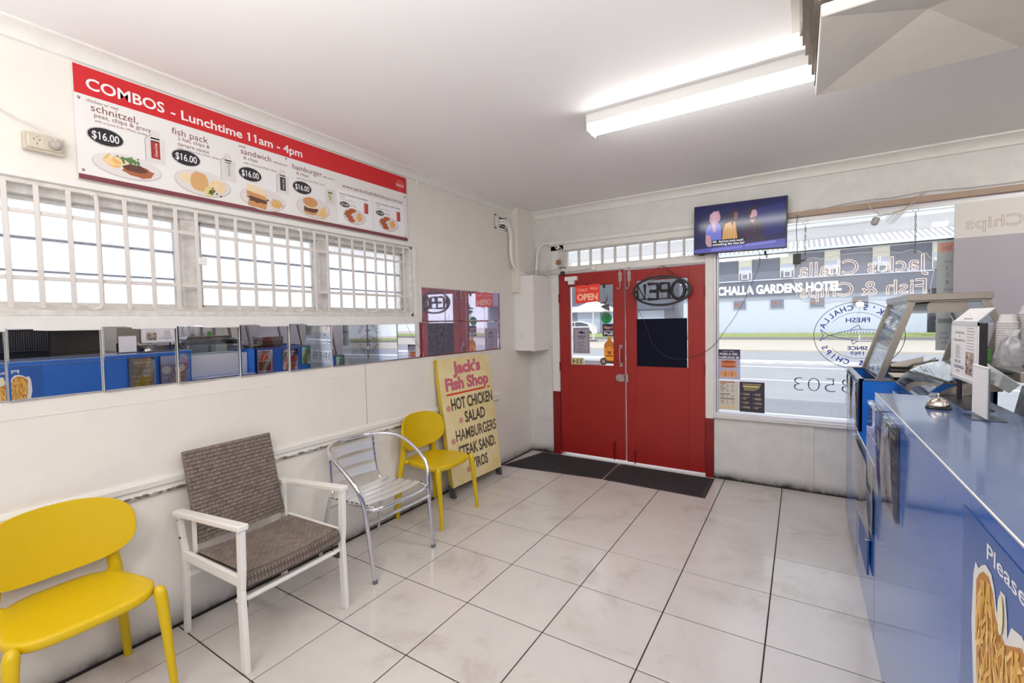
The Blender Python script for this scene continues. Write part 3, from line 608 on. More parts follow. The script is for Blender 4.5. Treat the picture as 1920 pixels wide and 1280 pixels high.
def sqmap(u,v,p=.5):
    """unit square to a rounded (superellipse-like) disc"""
    x,y=2*u-1,2*v-1
    k=p
    return x*math.sqrt(1-k*y*y/2*1.0), y*math.sqrt(1-k*x*x/2*1.0)
def yellow_chair(label):
    t=thing('yellow_chair',label,'chair',group='yellow plastic chairs')
    # seat: rounded trapezoid, slightly dished, thick moulded rim
    def outline(th,inset=0):
        c,s=math.cos(th),math.sin(th); n=3.6
        x=abs(c)**(2/n)*(1 if c>0 else -1); y=abs(s)**(2/n)*(1 if s>0 else -1)
        X=.005+x*(.205-inset); hw=(.222 if X>0 else .222)-.055*max(0,(.10-X)/.30)
        return X,y*(hw-inset)
    rings=[(.165,.436),(.10,.4365),(.05,.4385),(.018,.441),(.005,.440),(.0,.434),(.0,.412),(.006,.404),(.03,.402),(.16,.402)]
    n=56; V=[];F=[]
    for ins,z in rings:
        for k in range(n):
            X,Y=outline(2*math.pi*k/n,ins); V.append((X,Y,z-.006*max(0,(X+.0)/.2)*(1 if z>.42 else 1)))
    for i in range(len(rings)-1):
        for k in range(n): F.append((i*n+k,(i+1)*n+k,(i+1)*n+(k+1)%n,i*n+(k+1)%n))
    F.append(tuple(range(n))); F.append(tuple((len(rings)-1)*n+k for k in range(n))[::-1])
    MB().add(V,F,yel).build('seat',t,smooth=70)
    def back(u,v):
        x=math.sin((u-.5)*math.pi*.9999); y=(2*v-1)*(max(0,1-abs(x)**2.7))**(1/2.7); yy=x*.243; zz=y*.138
        X=-.178+.072*x*x-.02*(zz/.14)
        nrm=Vector((1,-2*.0765*x/.262*1.0,.2)).normalized()
        return (X,yy,.634+zz),nrm
    surf(36,14,back,.012,yel).build('backrest',t,smooth=60)
    for s in (-1,1):
        # front leg rises past the seat corner and ends in a rounded shoulder
        P=[(.222,.228*s,0),(.212,.221*s,.14),(.200,.215*s,.28),(.190,.212*s,.36),(.186,.208*s,.405),(.183,.205*s,.428),(.18,.202*s,.438)]
        MB().tube(P,[.0125,.0155,.0185,.0215,.0225,.018,.005],yel,12).build('leg',t,smooth=70)
        # rear leg sweeps up into the post that carries the backrest
        P=smoothpath([(-.205,.222*s,0),(-.198,.212*s,.15),(-.19,.200*s,.30),(-.178,.190*s,.41),(-.172,.180*s,.47),(-.172,.172*s,.53),(-.180,.165*s,.60),(-.186,.16*s,.66)],3)
        MB().tube(P,[.0150+.0085*min(1,i/10) - max(0,(i-12))*.0008 for i in range(len(P))],yel,12).build('leg',t,smooth=70)
        MB().tube(smoothpath([(-.188,.186*s,.415),(-.16,.16*s,.424),(-.10,.13*s,.422)],3),[.022,.022,.021,.019,.018,.016,.012],yel,10).build('seat_bracket',t,smooth=70)
    return t
yc=yellow_chair('yellow plastic chair in the left foreground, partly cut by the picture edge')
yc.location=(.243,-3.955,0); yc.rotation_euler=(0,0,R(2))
y2=yc.copy(); COL.objects.link(y2); y2['label']="yellow plastic chair standing in front of the Jack's Fish Shop board"
for ch in yc.children:
    c=ch.copy(); COL.objects.link(c); c.parent=y2
y2.location=(.215,-1.862,0); y2.rotation_euler=(0,0,R(3))

# ---- woven chair
wk=thing('wicker_armchair','armchair with grey-brown woven seat and back on a white metal frame','chair',(.345,-3.27,0),R(1.5))
wkm=mat('woven_strand',(138,124,114),.55,noise=.3,nscale=30,c2=(104,92,84)); wkd=mat('woven_base',(84,74,68),.7); wfr=mat('white_powder_coat',(232,229,225),.35)
def weave(F0,w_,h_,cw_,ch_,bulge,m,mb,skip=None):
    nr=int(round(h_/ch_)); nc=int(round(w_/cw_))
    for r in range(nr):
        off=.5 if r%2 else 0
        for c in range(-1,nc+1):
            a0=(c+off)*cw_; a1=a0+cw_*.98; a0=max(a0,0); a1=min(a1,w_)
            if a1-a0<cw_*.2: continue
            b0=r*ch_+ch_*.06; b1=(r+1)*ch_-ch_*.06; am,bm=(a0+a1)/2,(b0+b1)/2; d=min(.3*(a1-a0),.006)
            mb.add([F0(a0,b0,0),F0(a1,b0,0),F0(a1,b1,0),F0(a0,b1,0),F0(a0+d,b0+ch_*.1,bulge),F0(a1-d,b0+ch_*.1,bulge),F0(a1-d,b1-ch_*.1,bulge),F0(a0+d,b1-ch_*.1,bulge)],[(0,1,5,4),(1,2,6,5),(2,3,7,6),(3,0,4,7),(4,5,6,7)],m)
    return mb
# back panel: from (x -.19,z .44) to (x -.30,z .895)
b0,b1=Vector((-.180,0,.440)),Vector((-.292,0,.872)); bv=(b1-b0).normalized(); bn=Vector((bv.z,0,-bv.x)); hb=(b1-b0).length
Fb=lambda a,b,c=0: b0+Vector((0,-.218,0))+Vector((0,a,0))+bv*b+bn*c
pm=MB(); pm.prism([(0,0),(.436,0),(.436,hb),(0,hb)],Fb,wkd,-.022)
bp=pm.build('back_panel',wk,smooth=0,bevel=.004)
mb=weave(Fb,.436,hb,.034,.0195,.0042,wkm,MB()); Fbr=lambda a,b,c=0: Fb(.436-a,b,-.022-c); weave(Fbr,.436,hb,.034,.0195,.004,wkm,mb)
for e_,F2,L in ((0,lambda a,b,c=0: Fb(b-.024-0*c,hb+c,0) ,0),): pass
Ft=lambda a,b,c=0: Fb(a,hb+c,-.022+b); weave(Ft,.436,.022,.013,.022,.002,wkm,mb)
Fs=lambda a,b,c=0: Fb(-c,a,-.022+b); weave(Fs,hb,.022,.013,.022,.002,wkm,mb)
Fs2=lambda a,b,c=0: Fb(.436+c,a,-.022+b); weave(Fs2,hb,.022,.013,.022,.002,wkm,mb)
o=mb.build('woven_strands',bp,smooth=0); o['kind']='stuff'
# seat: flat then rolled down at the front
def seatc(s): # s along depth from back, returns (x,z,nx,nz)
    L=.40
    if s<L: return -.165+s,.415+.008*(s/L),0,1
    t=min((s-L)/.045,1.0); a=t*math.pi/2
    if s<L+.045: return -.165+L+.028*math.sin(a),.423-.028*(1-math.cos(a)),math.sin(a),math.cos(a)
    return -.165+L+.028,.395-(s-L-.045),1,0
def Fse(a,b,c=0):
    x,z,nx,nz=seatc(b); sag=-.012*math.sin(math.pi*max(0,min(1,a/.47)))*(1 if b<.42 else .8)
    return Vector((x+nx*c,-.235+a,z+nz*c+sag))
m=MB(); N=14; V=[];F=[]
for i in range(N+1):
    for j in range(11): V.append(Fse(j*.047,i/N*.475,0))
for i in range(N):
    for j in range(10): a=i*11+j; F.append((a,a+1,a+12,a+11))
n0=len(V); V2=[Vector(p)-Vector((.012,0,.012)) for p in V]; F2=[tuple(x+n0 for x in f[::-1]) for f in F]
sp=m.add(V+V2,F+F2,wkd).build('seat',wk,smooth=60)
mb=weave(Fse,.47,.41,.0313,.0186,.0042,wkm,MB())
Ffr=lambda a,b,c=0: Fse(a,.41+b,c); weave(Ffr,.47,.065,.0155,.065,.004,wkm,mb)
o=mb.build('woven_strands',sp,smooth=0); o['kind']='stuff'
for s in (-1,1):
    nm='near' if s<0 else 'far'; Y=.255*s
    def bar(pts,wx,wy,name):
        mm=MB()
        for p,q in zip(pts[:-1],pts[1:]):
            p,q=Vector(p),Vector(q)
            mm.hexa([p+Vector((-wx,-wy,0)),p+Vector((wx,-wy,0)),p+Vector((wx,wy,0)),p+Vector((-wx,wy,0))],[q+Vector((-wx,-wy,0)),q+Vector((wx,-wy,0)),q+Vector((wx,wy,0)),q+Vector((-wx,wy,0))],wfr)
        mm.build(name,wk,smooth=0,bevel=.003)
    bar([(.262,Y,0),(.252,Y,.36),(.262,Y,.44),(.268,Y,.625)],.019,.011,'leg')
    bar([(-.262,Y*.98,0),(-.235,Y*.98,.39),(-.26,Y*.98,.47),(-.272,Y,.575)],.016,.011,'leg')
    # armrest
    mm=MB(); a=Vector((-.29,Y,.574)); b=Vector((.292,Y,.622))
    mm.hexa([a+Vector((0,-.023,0)),b+Vector((0,-.023,0)),b+Vector((0,.023,0)),a+Vector((0,.023,0))],[a+Vector((0,-.023,.026)),b+Vector((0,-.023,.026)),b+Vector((0,.023,.026)),a+Vector((0,.023,.026))],wfr)
    mm.build('armrest',wk,smooth=0,bevel=.006,segs=3)
    mm=MB(); a=Vector((-.25,Y,.368)); b=Vector((.255,Y,.372)); mm.hexa([a+Vector((0,-.009,0)),b+Vector((0,-.009,0)),b+Vector((0,.009,0)),a+Vector((0,.009,0))],[a+Vector((0,-.009,.045)),b+Vector((0,-.009,.045)),b+Vector((0,.009,.045)),a+Vector((0,.009,.045))],wfr); mm.build('side_rail',wk,smooth=0,bevel=.003)
    MB().box((-.205,Y-.0-(.012 if s>0 else 0)-.02*s,.40),(-.18,Y+(.0 if s>0 else .012)-.02*s,.60),wfr).build('back_bracket',wk,smooth=0,bevel=.002)
    for x,z in ((-.272,.555),(-.262,.47)): MB().lathe([(.006,0),(.006,.003),(.003,.005)],mat('bolt',(96,88,72),.4,.8),(x,Y*.98+.0115*s if s>0 else Y*.98-.0115,z),8,ax=Matrix.Rotation(R(-90 if s>0 else 90),3,'X')).build('bolt',wk)
MB().tube([(.235,-.25,.303),(.235,.25,.303)],.012,wfr,10).build('front_stretcher',wk)
MB().box((.19,-.25,.285),(.215,.25,.297),wfr).build('front_stretcher',wk,smooth=0,bevel=.002)
MB().box((-.24,-.25,.285),(-.215,.25,.31),wfr).build('rear_stretcher',wk,smooth=0,bevel=.002)
for s in (-1,1): MB().box((.20,.235*s-.006,.27),(.25,.235*s+.006,.30),mat('bolt',(96,88,72),.4,.8)).tube([(.215,.225*s,.29),(.215,.225*s,.335)],.004,mat('bolt',(96,88,72),.4,.8),6).build('bolt',wk)

# ---- aluminium bistro chair
al=thing('aluminium_chair','shiny aluminium tub armchair with slatted seat and back, second from the far end','chair',(.30,-2.535,0),R(0))
P=[(.262,-.243,0),(.235,-.25,.22),(.215,-.262,.42),(.20,-.275,.50),(.165,-.285,.56),(.07,-.29,.635),(-.04,-.28,.69),(-.13,-.24,.715),(-.195,-.16,.722),(-.222,-.06,.724)]
P=P+[(x,-y,z) for x,y,z in P[::-1]]
MB().tube(smoothpath(P,4),.0125,alu,12).build('arm_frame',al,smooth=80)
for s in (-1,1):
    MB().tube([(.263,.243*s,0),(.262,.243*s,.02)],.0145,mat('rubber_grey',(110,110,112),.6),12).build('rubber_foot',al)
    MB().tube([(-.262,.236*s,0),(-.19,.22*s,.30),(-.16,.215*s,.405)],.0115,alu,12).build('leg',al,smooth=80)
    # seat side rail turning up into the back upright
    q=smoothpath([(.235,.205*s,.420),(.18,.222*s,.421),(.02,.222*s,.408),(-.12,.205*s,.402),(-.17,.19*s,.415),(-.19,.18*s,.46),(-.205,.175*s,.58),(-.216,.17*s,.705)],4)
    MB().tube(q,.0085,alu,10).build('side_rail',al,smooth=80)
    q=MB()
    for k in range(8): q.lathe([(.005,0),(.005,.004),(.002,.006)],ink,(.19-.045*k,.222*s,.428-.003*k*.8),8)
    for k in range(4): 
        for dz in (-.018,.018): q.lathe([(.004,0),(.004,.003)],ink,(-.196-.004*k,.178*s,.49+.07*k+dz),8,ax=Matrix.Rotation(R(90),3,'Y'))
    q.build('rivets',al)
MB().tube(smoothpath([(.20,-.235,.405),(.245,-.215,.412),(.262,-.16,.414),(.266,0,.412),(.262,.16,.414),(.245,.215,.412),(.20,.235,.405)],4),.0135,alu,12).build('front_rail',al,smooth=80)
MB().tube([(.228,-.25,.335),(.228,.25,.335)],.0095,alu,10).build('stretcher',al,smooth=80)
MB().tube([(-.185,-.215,.33),(-.185,.215,.33)],.008,alu,10).build('stretcher',al,smooth=80)
for k in range(5):
    x0=.185-.073*k
    def fn(u,v,x0=x0,k=k):
        y=(2*v-1)*.222; z=.430-.0065*k*.6-.012*(1-(2*v-1)**2); return (x0-.052*u+.0,y,z),(0,0,1)
    surf(2,10,fn,.004,alub).build('seat_slat',al,smooth=60,bevel=.001,segs=1)
for k in range(3):
    z0=.465+.078*k
    def fn(u,v,z0=z0):
        y=(2*v-1)*.182; z=z0+.054*u; return (-.186-.13*(z-.46)-.03*(1-(2*v-1)**2),y,z),(1,0,0)
    surf(2,10,fn,.004,alub).build('back_slat',al,smooth=60,bevel=.001,segs=1)

# ---- door mats
mm_=mat('mat_rubber',(36,34,38),.85,noise=.3,nscale=50,bump=.5,bscale=300,c2=(58,55,58)); me_=mat('mat_edge',(52,50,52),.6)
def doormat(P,label,e0):
    t=thing('door_mat',label,'mat',(P[0][0],P[0][1],0),group='door mats')
    O=Vector((P[0][0],P[0][1],0)); Q=[Vector((x,y,0))-O for x,y in P]; c=sum(Q,Vector())/4
    def ins(k,d): return Q[k]+(c-Q[k]).normalized()*d
    b=MB(); o_=Q; i_=[ins(k,.05) for k in range(4)]
    V=[p+Vector((0,0,.0008)) for p in o_]+[p+Vector((0,0,.007)) for p in i_]
    b.add(V,[(0,1,5,4),(1,2,6,5),(2,3,7,6),(3,0,4,7)],me_); b.build('border',t,smooth=0)
    m=MB(); V=[p+Vector((0,0,.001)) for p in i_]+[p+Vector((0,0,.009)) for p in i_]; m.add(V,[(3,2,1,0),(4,5,6,7),(0,1,5,4),(1,2,6,5),(2,3,7,6),(3,0,4,7)],mm_); m.build('pile',t,smooth=0)
doormat([(.005,-.65),(1.055,-.54),(1.035,-.02),(.15,-.02)],'black rubber door mat in the corner under the left red door',0)
doormat([(1.063,-.545),(1.95,-.562),(1.945,-.03),(1.04,-.02)],'black rubber door mat with wide edge in front of the right red door',0)
# ================================================================ STREET FRONT THINGS
tv=thing('television','wall television tuned to a quiz show with three people and caption','television',(2.146,-.11,2.252),0)
tv.rotation_euler=(0,R(.9),0)
tb=MB().box((-.36,0,-.212),(.36,.035,.212),black).box((-.2,.035,-.12),(.2,.06,.1),black); tb.build('body',tv,smooth=0,bevel=.004)
MB().box((-.06,.05,-.06),(.06,.13,.06),black).build('wall_bracket',tv,smooth=0)
def em(n,c,e_=.62):
    m=mat('screen_'+n,c,.12,emit=e_,spec=.25); m.node_tree.nodes['Principled BSDF'].inputs['Base Color'].default_value=(.01,.01,.012,1); return m
TF=frame((-.352,-.0012,-.203),(1,0,0),(0,0,1),(0,-1,0)); W_,H_=.704,.408
def U(*p): return [(a*W_,b*H_) for a,b in p]
scr=MB().rect(0,0,W_,H_,TF,em('navy',(28,30,78))); scr=scr.build('screen',tv,smooth=0)
pc=MB(); sk=em('skin',(196,150,160)); sk2=em('skin_dark',(122,84,88)); e=.0003
pc.poly(U((.60,.2),(.98,.3),(.98,.9),(.62,.8)),TF,em('navy_light',(32,38,106)),e*.5)
pc.poly(U((0,0),(1,0),(1,.17),(0,.08)),TF,em('desk',(88,88,176)),e); pc.poly(U((.2,.02),(.55,.05),(.55,.10),(.2,.07)),TF,em('desk_light',(120,122,208)),e*1.5); pc.poly(U((.58,.06),(.9,.1),(.9,.15),(.58,.12)),TF,em('desk_light',(120,122,208)),e*1.5)
pc.poly(U((.20,.28),(.20,.6),(.17,.66),(.175,.8),(.22,.87),(.28,.87),(.29,.8),(.27,.6),(.27,.28)),TF,em('blond',(186,140,160)),e*1.6)
pc.poly(U((.13,.28),(.13,.48),(.165,.60),(.22,.63),(.28,.60),(.31,.50),(.315,.12),(.16,.12)),TF,em('blue_shirt',(112,120,206)),e*2); pc.poly(U((.13,.20),(.13,.38),(.185,.36),(.20,.14),(.16,.12)),TF,sk,e*2.4)
pc.ell(.268*W_,.73*H_,.03*W_,.085*H_,TF,sk,e*3); pc.poly(U((.20,.6),(.19,.8),(.235,.86),(.26,.8),(.245,.62),(.25,.45),(.22,.42)),TF,em('blond2',(204,160,176)),e*3.4)
pc.poly(U((.38,.5),(.39,.8),(.42,.86),(.47,.86),(.49,.75),(.50,.5),(.53,.25),(.50,.2),(.42,.4)),TF,em('dark_hair',(52,30,48)),e*2.6)
pc.poly(U((.32,.25),(.33,.48),(.36,.58),(.42,.62),(.47,.60),(.50,.45),(.52,.25),(.50,.14),(.34,.14)),TF,em('yellow_top',(206,152,92)),e*3)
for k in range(5): pc.line((.36+.03*k)*W_,.16*H_,(.37+.026*k)*W_,.55*H_,.003,TF,em('yellow_top2',(232,190,134)),e*3.3)
pc.ell(.468*W_,.735*H_,.026*W_,.085*H_,TF,sk2,e*3.5); pc.poly(U((.42,.6),(.40,.78),(.43,.86),(.475,.84),(.45,.78),(.45,.62),(.44,.5)),TF,em('dark_hair',(52,30,48)),e*3.8); pc.poly(U((.465,.6),(.49,.58),(.53,.30),(.515,.18),(.495,.22)),TF,em('dark_hair',(52,30,48)),e*3.8)
pc.poly(U((.54,.14),(.54,.45),(.57,.58),(.62,.64),(.70,.64),(.76,.52),(.78,.30),(.78,.16)),TF,em('dark_shirt',(54,38,66)),e*3.2)
pc.ell(.66*W_,.72*H_,.04*W_,.10*H_,TF,sk,e*3.8); pc.poly(U((.60,.70),(.60,.82),(.64,.88),(.70,.86),(.70,.82),(.645,.80),(.63,.70)),TF,em('dark_hair',(52,30,48)),e*4); pc.poly(U((.635,.64),(.65,.60),(.69,.62),(.70,.68),(.67,.66)),TF,em('beard',(86,58,76)),e*4.2); pc.poly(U((.62,.6),(.66,.54),(.68,.62)),TF,sk,e*4)
for k in range(4): pc.ell(.67*W_,(.52-.075*k)*H_,.004*W_,.006*H_,TF,sk,e*4.3,8)
pc.rect(.205*W_,.12*H_,.585*W_,.255*H_,TF,em('black',(8,8,22)),e*5)
wtx=em('text',(232,232,244),1)
pc.text('OK.  And how much would',TF,.215*W_,.195*H_,wtx,wd=.34*W_,h=.045*H_,c=e*6,bold=.005).text('something like that be?',TF,.215*W_,.135*H_,wtx,wd=.355*W_,h=.045*H_,c=e*6,bold=.005)
pc.build('broadcast_picture',scr,smooth=0)
MB().box((-.03,-.002,-.2115),(.025,0,-.2065),greyl).build('badge',tv,smooth=0)
tag(MB().tube(smoothpath([(2.30,-.03,2.03),(2.30,-.012,1.98),(2.295,-.02,1.90),(2.27,-.02,1.84),(2.20,-.02,1.66),(2.12,-.02,1.50),(2.03,-.02,1.36),(1.93,-.02,1.22),(1.80,-.02,1.13),(1.65,-.012,1.09),(1.5,-.01,1.12),(1.38,-.012,1.24),(1.33,-.02,1.4),(1.25,-.04,1.58)],4),.0022,mat('dark_cord',(60,58,66),.5),5).build('cord'),'thin dark cord drooping from television across red door to oval OPEN sign','cord')

# ---- things on the left door glass (inside face)
G=BW(.018)
os_=thing('paper_open_sign',"small red card reading Come in We're OPEN on left door glass",'sign',(.70,-.004,1.74))
def At(o,loc): 
    o.location=tuple(-x for x in loc); return o
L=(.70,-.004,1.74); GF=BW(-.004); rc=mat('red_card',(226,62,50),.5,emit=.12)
At(MB().prism([(.572,1.655),(.842,1.672),(.842,1.853),(.572,1.846)],GF,rc,.001).build('card',os_,smooth=0),L)
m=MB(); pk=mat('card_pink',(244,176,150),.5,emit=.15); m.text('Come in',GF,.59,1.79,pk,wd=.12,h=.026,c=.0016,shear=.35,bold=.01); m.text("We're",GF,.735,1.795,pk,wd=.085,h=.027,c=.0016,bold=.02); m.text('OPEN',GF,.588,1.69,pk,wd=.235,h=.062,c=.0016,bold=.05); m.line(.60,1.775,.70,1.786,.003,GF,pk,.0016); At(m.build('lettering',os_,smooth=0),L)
At(MB().lathe([(.010,-.012),(.014,0),(.010,.012)],redd,(.70,-.008,1.856),12).build('suction_hook',os_),L)
oh=thing('opening_hours_notice','grey printed OPENING HOURS notice with fish drawing on left door glass','notice',(.62,0,1.26))
L=(.62,0,1.26); GG=BW(.016); gpap=mat('grey_paper',(176,168,184),.6)
At(MB().rect(.525,1.122,.717,1.402,GG,gpap).build('sheet',oh,smooth=0),L)
m=MB(); bd=mat('notice_black',(40,36,46),.6)
for q in ((.54,1.138,.702,1.1415),(.54,1.383,.702,1.3865),(.54,1.138,.5435,1.386),(.6985,1.138,.702,1.386)): m.rect(*q,GG,bd,.0006)
m.text('OPENING',GG,.621,1.298,bd,wd=.10,c=.0006,al='C',bold=.02); m.text('HOURS',GG,.621,1.278,bd,wd=.075,c=.0006,al='C',bold=.02)
for k,(a,b_) in enumerate((('LUNCH','11.00am - 2.00pm'),('MON','4.30pm - 8.00pm'),('DINNER','4.30pm - 8.30pm'))): m.text(a,GG,.621,1.245-.034*k,bd,wd=.04,c=.0006,al='C').text(b_,GG,.621,1.232-.034*k,bd,wd=.098,c=.0006,al='C')
m.text('CLOSED SUNDAY & MONDAY',GG,.621,1.153,bd,wd=.12,c=.0006,al='C')
m.ell(.618,1.343,.034,.013,GG,bd,.0006,18).poly([(.648,1.343),(.668,1.358),(.662,1.342),(.668,1.328)],GG,bd,.0006).poly([(.60,1.355),(.625,1.366),(.64,1.354)],GG,bd,.0006).ell(.605,1.336,.02,.005,GG,gpap,.0009,12); At(m.build('print',oh,smooth=0),L)
# wind chime bird
wc=thing('hanging_ornament','grey bird ornament with thin wind-chime rods hanging inside the left door','ornament',(.90,-.03,1.70))
bm_=mat('pewter',(112,104,100),.5,.3)
MB().tube([(0,0,.20),(0,0,-.02)],.0012,bm_,5).lathe([(.0,-.028),(.012,-.014),(.014,.0),(.010,.018),(0,.026)],mat('dark_bead',(40,36,40),.5),(.0,0,.125),10,cap=False).build('string',wc)
MB().tube([(-.045,0,-.06),(-.02,0,-.045),(.01,0,-.05),(.03,0,-.02),(.035,0,.03)],[.004,.016,.022,.014,.004],bm_,10,flat=.5).build('bird_body',wc)
MB().hexa([(-.04,-.003,-.09),(.05,-.003,-.13),(.055,.003,-.13),(-.04,.003,-.09)],[(-.01,-.003,-.07),(.05,-.003,-.06),(.05,.003,-.06),(-.01,.003,-.07)],bm_).build('wing',wc)
m=MB(); 
for k in range(6): m.tube([(-.005+.012*k,0,-.10),(-.005+.012*k,0,-.19-.012*(k%3))],.0022,bm_,6)
m.build('chime_rods',wc)
def sticker(name,label,cat,F0,draw): 
    m=MB(); draw(m,F0); return tag(m.build(name,smooth=0),label,cat)
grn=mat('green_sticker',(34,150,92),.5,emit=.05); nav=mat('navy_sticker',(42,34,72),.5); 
sticker('round_sticker','round green sticker with dark print on the left door glass','sticker',GG,lambda m,F:m.ell(.905,1.495,.058,.058,F,grn).text('CONTACT',F,.905,1.515,bd,wd=.05,c=.0005,al='C').text('LESS',F,.905,1.495,bd,wd=.03,c=.0005,al='C').text('PAYMENT',F,.905,1.478,bd,wd=.07,c=.0005,al='C').text('HERE',F,.905,1.452,bd,wd=.04,c=.0005,al='C'))
sticker('pull_sticker','purple Pull sticker with script word above it on left door glass','sticker',GG,lambda m,F:m.rect(.862,1.305,.988,1.435,F,nav).rect(.862,1.432,.988,1.438,F,mat('teal_line',(110,190,190),.5),.0004).text("Nippy's",F,.925,1.385,pk,wd=.10,h=.03,c=.0005,al='C',shear=.3).text("Love it Fresh. Buy SA",F,.925,1.357,wtx,wd=.11,c=.0005,al='C').text('Pull',F,.925,1.318,wt,wd=.095,h=.03,c=.0005,al='C',bold=.03))
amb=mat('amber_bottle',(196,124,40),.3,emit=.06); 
def bottle(m,F):
    m.poly([(.876,1.03),(.99,1.02),(.99,1.22),(.975,1.245),(.955,1.262),(.95,1.285),(.918,1.285),(.914,1.262),(.889,1.24),(.876,1.215)],F,amb); m.rect(.914,1.275,.952,1.30,F,mat('bottle_cap',(216,164,52),.4),.0004); m.rect(.876,1.025,.99,1.05,F,meatd,.0004)
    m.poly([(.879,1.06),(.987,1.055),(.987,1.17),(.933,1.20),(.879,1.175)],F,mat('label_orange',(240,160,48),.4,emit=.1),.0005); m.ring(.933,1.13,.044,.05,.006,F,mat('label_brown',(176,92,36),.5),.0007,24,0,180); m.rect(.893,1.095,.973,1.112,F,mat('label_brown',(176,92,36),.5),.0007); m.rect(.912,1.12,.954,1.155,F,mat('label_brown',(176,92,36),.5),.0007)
sticker('bottle_sticker','amber drink bottle sticker with orange label at right edge of left door glass','sticker',GG,bottle)
sticker('number_sticker','cream strip with reversed street number 334 at bottom of the left door glass','sticker',GG,lambda m,F:m.rect(.50,1.0,.648,1.075,F,mat('cream_strip',(216,206,156),.6)).text('334',frame((0,.016,0),(-1,0,0),(0,0,1),(0,-1,0)),-.635,1.015,bd,wd=.122,h=.045,c=.0006))
sticker('trading_hours_strip','clear strip with tiny blue squares and marks beside the reversed 334','sticker',GG,lambda m,F:[m.rect(.652,1.0,.86,1.05,F,mat('pale_strip',(206,202,216),.6))]+[m.rect(.665+.025*k,1.005+.026*j,.675+.025*k,1.014+.026*j,F,mat('strip_blue',(112,104,150),.6),.0004) for k in range(7) for j in range(2)])
sticker('brown_round_sticker','small brown round sticker with white squares beside the bottle sticker','sticker',GG,lambda m,F:(m.ell(.869,1.045,.038,.04,F,mat('sticker_brown',(92,72,56),.5),.0012),[m.rect(.852+.012*i,1.028+.013*j,.861+.012*i,1.037+.013*j,F,china,.0018) for i in range(3) for j in range(3)]))
# oval OPEN sign
oo=thing('oval_open_sign','big black oval OPEN light sign seen from behind, hanging on right red door','sign',(1.484,-.055,1.74))
darks=mat('sign_back_black',(30,24,32),.35)
OF=frame((0,0,0),(1,0,0),(0,0,1),(0,-1,0)); m=MB()
def thickring(m,ra,rb,wd,d,mm,n=48):
    V=[];F=[]
    for k in range(n):
        t=2*math.pi*k/n; c,s=math.cos(t),math.sin(t)
        V+=[OF(ra*c,rb*s,0),OF((ra-wd)*c,(rb-wd)*s,0),OF(ra*c,rb*s,d),OF((ra-wd)*c,(rb-wd)*s,d)]
    for k in range(n):
        a=4*k;b=4*((k+1)%n); F+=[(a,b,b+1,a+1),(a+2,a+3,b+3,b+2),(a,a+2,b+2,b),(a+1,b+1,b+3,a+3)]
    return m.add(V,F,mm)
thickring(m,.274,.145,.022,.022,darks); m.build('oval_frame',oo)
m=MB()
def strokes(path,x0,sx,closed=False):
    P=[(x0+a*sx,0,b) for a,b in path]; 
    if closed: P=P+[P[0],P[1]]
    m.tube(P,.0155,darks,8)
# mirrored letters: N E P O from left to right
MIR=-1
m.tube([(-.225,-.01,-.07),(-.225,-.01,.065),(-.155,-.01,-.075),(-.155,-.01,.07)][::1],.0155,darks,8)
m.tube([(-.125,-.01,-.075),(-.035,-.01,-.075),(-.035,-.01,.07),(-.125,-.01,.07)],.0155,darks,8); m.tube([(-.035,-.01,0),(-.11,-.01,0)],.0155,darks,8)
m.tube([(.07,-.01,-.075),(.07,-.01,.07),(-.005,-.01,.07),(-.012,-.01,.035),(-.005,-.01,0),(.07,-.01,0)],.0155,darks,8)
P=[(.155+.058*math.cos(R(a)),-.01,.082*math.sin(R(a))) for a in range(0,361,20)]; m.tube(P,.0155,darks,8)
m.build('letter_tubes',oo)
m=MB().box((-.262,-.012,-.012),(-.22,.0,.012),darks).box((.21,-.012,-.012),(.262,.0,.012),darks).box((-.03,-.004,.135),(.03,.0,.15),darks).box((-.24,-.004,-.078),(.2,.0,-.066),darks); m.build('struts',oo,smooth=0)
MB().tube([(-.16,0,.125),(-.01,0,.235),(.01,0,.235),(.16,0,.12)],.003,mat('red_brown_cord',(120,50,46),.6),6).tube(smoothpath([(.03,-.004,.23),(.07,-.006,.15),(.09,-.006,.17),(.12,-.006,.14)],3),.003,mat('red_brown_cord',(120,50,46),.6),6).build('hanging_cord',oo)
tag(MB().box((1.218,.006,1.002),(1.700,.016,1.478),mat('blackboard',(16,20,38),.7,spec=.15)).build('black_panel',smooth=0),'black board covering the lower half of the right door glass','board')

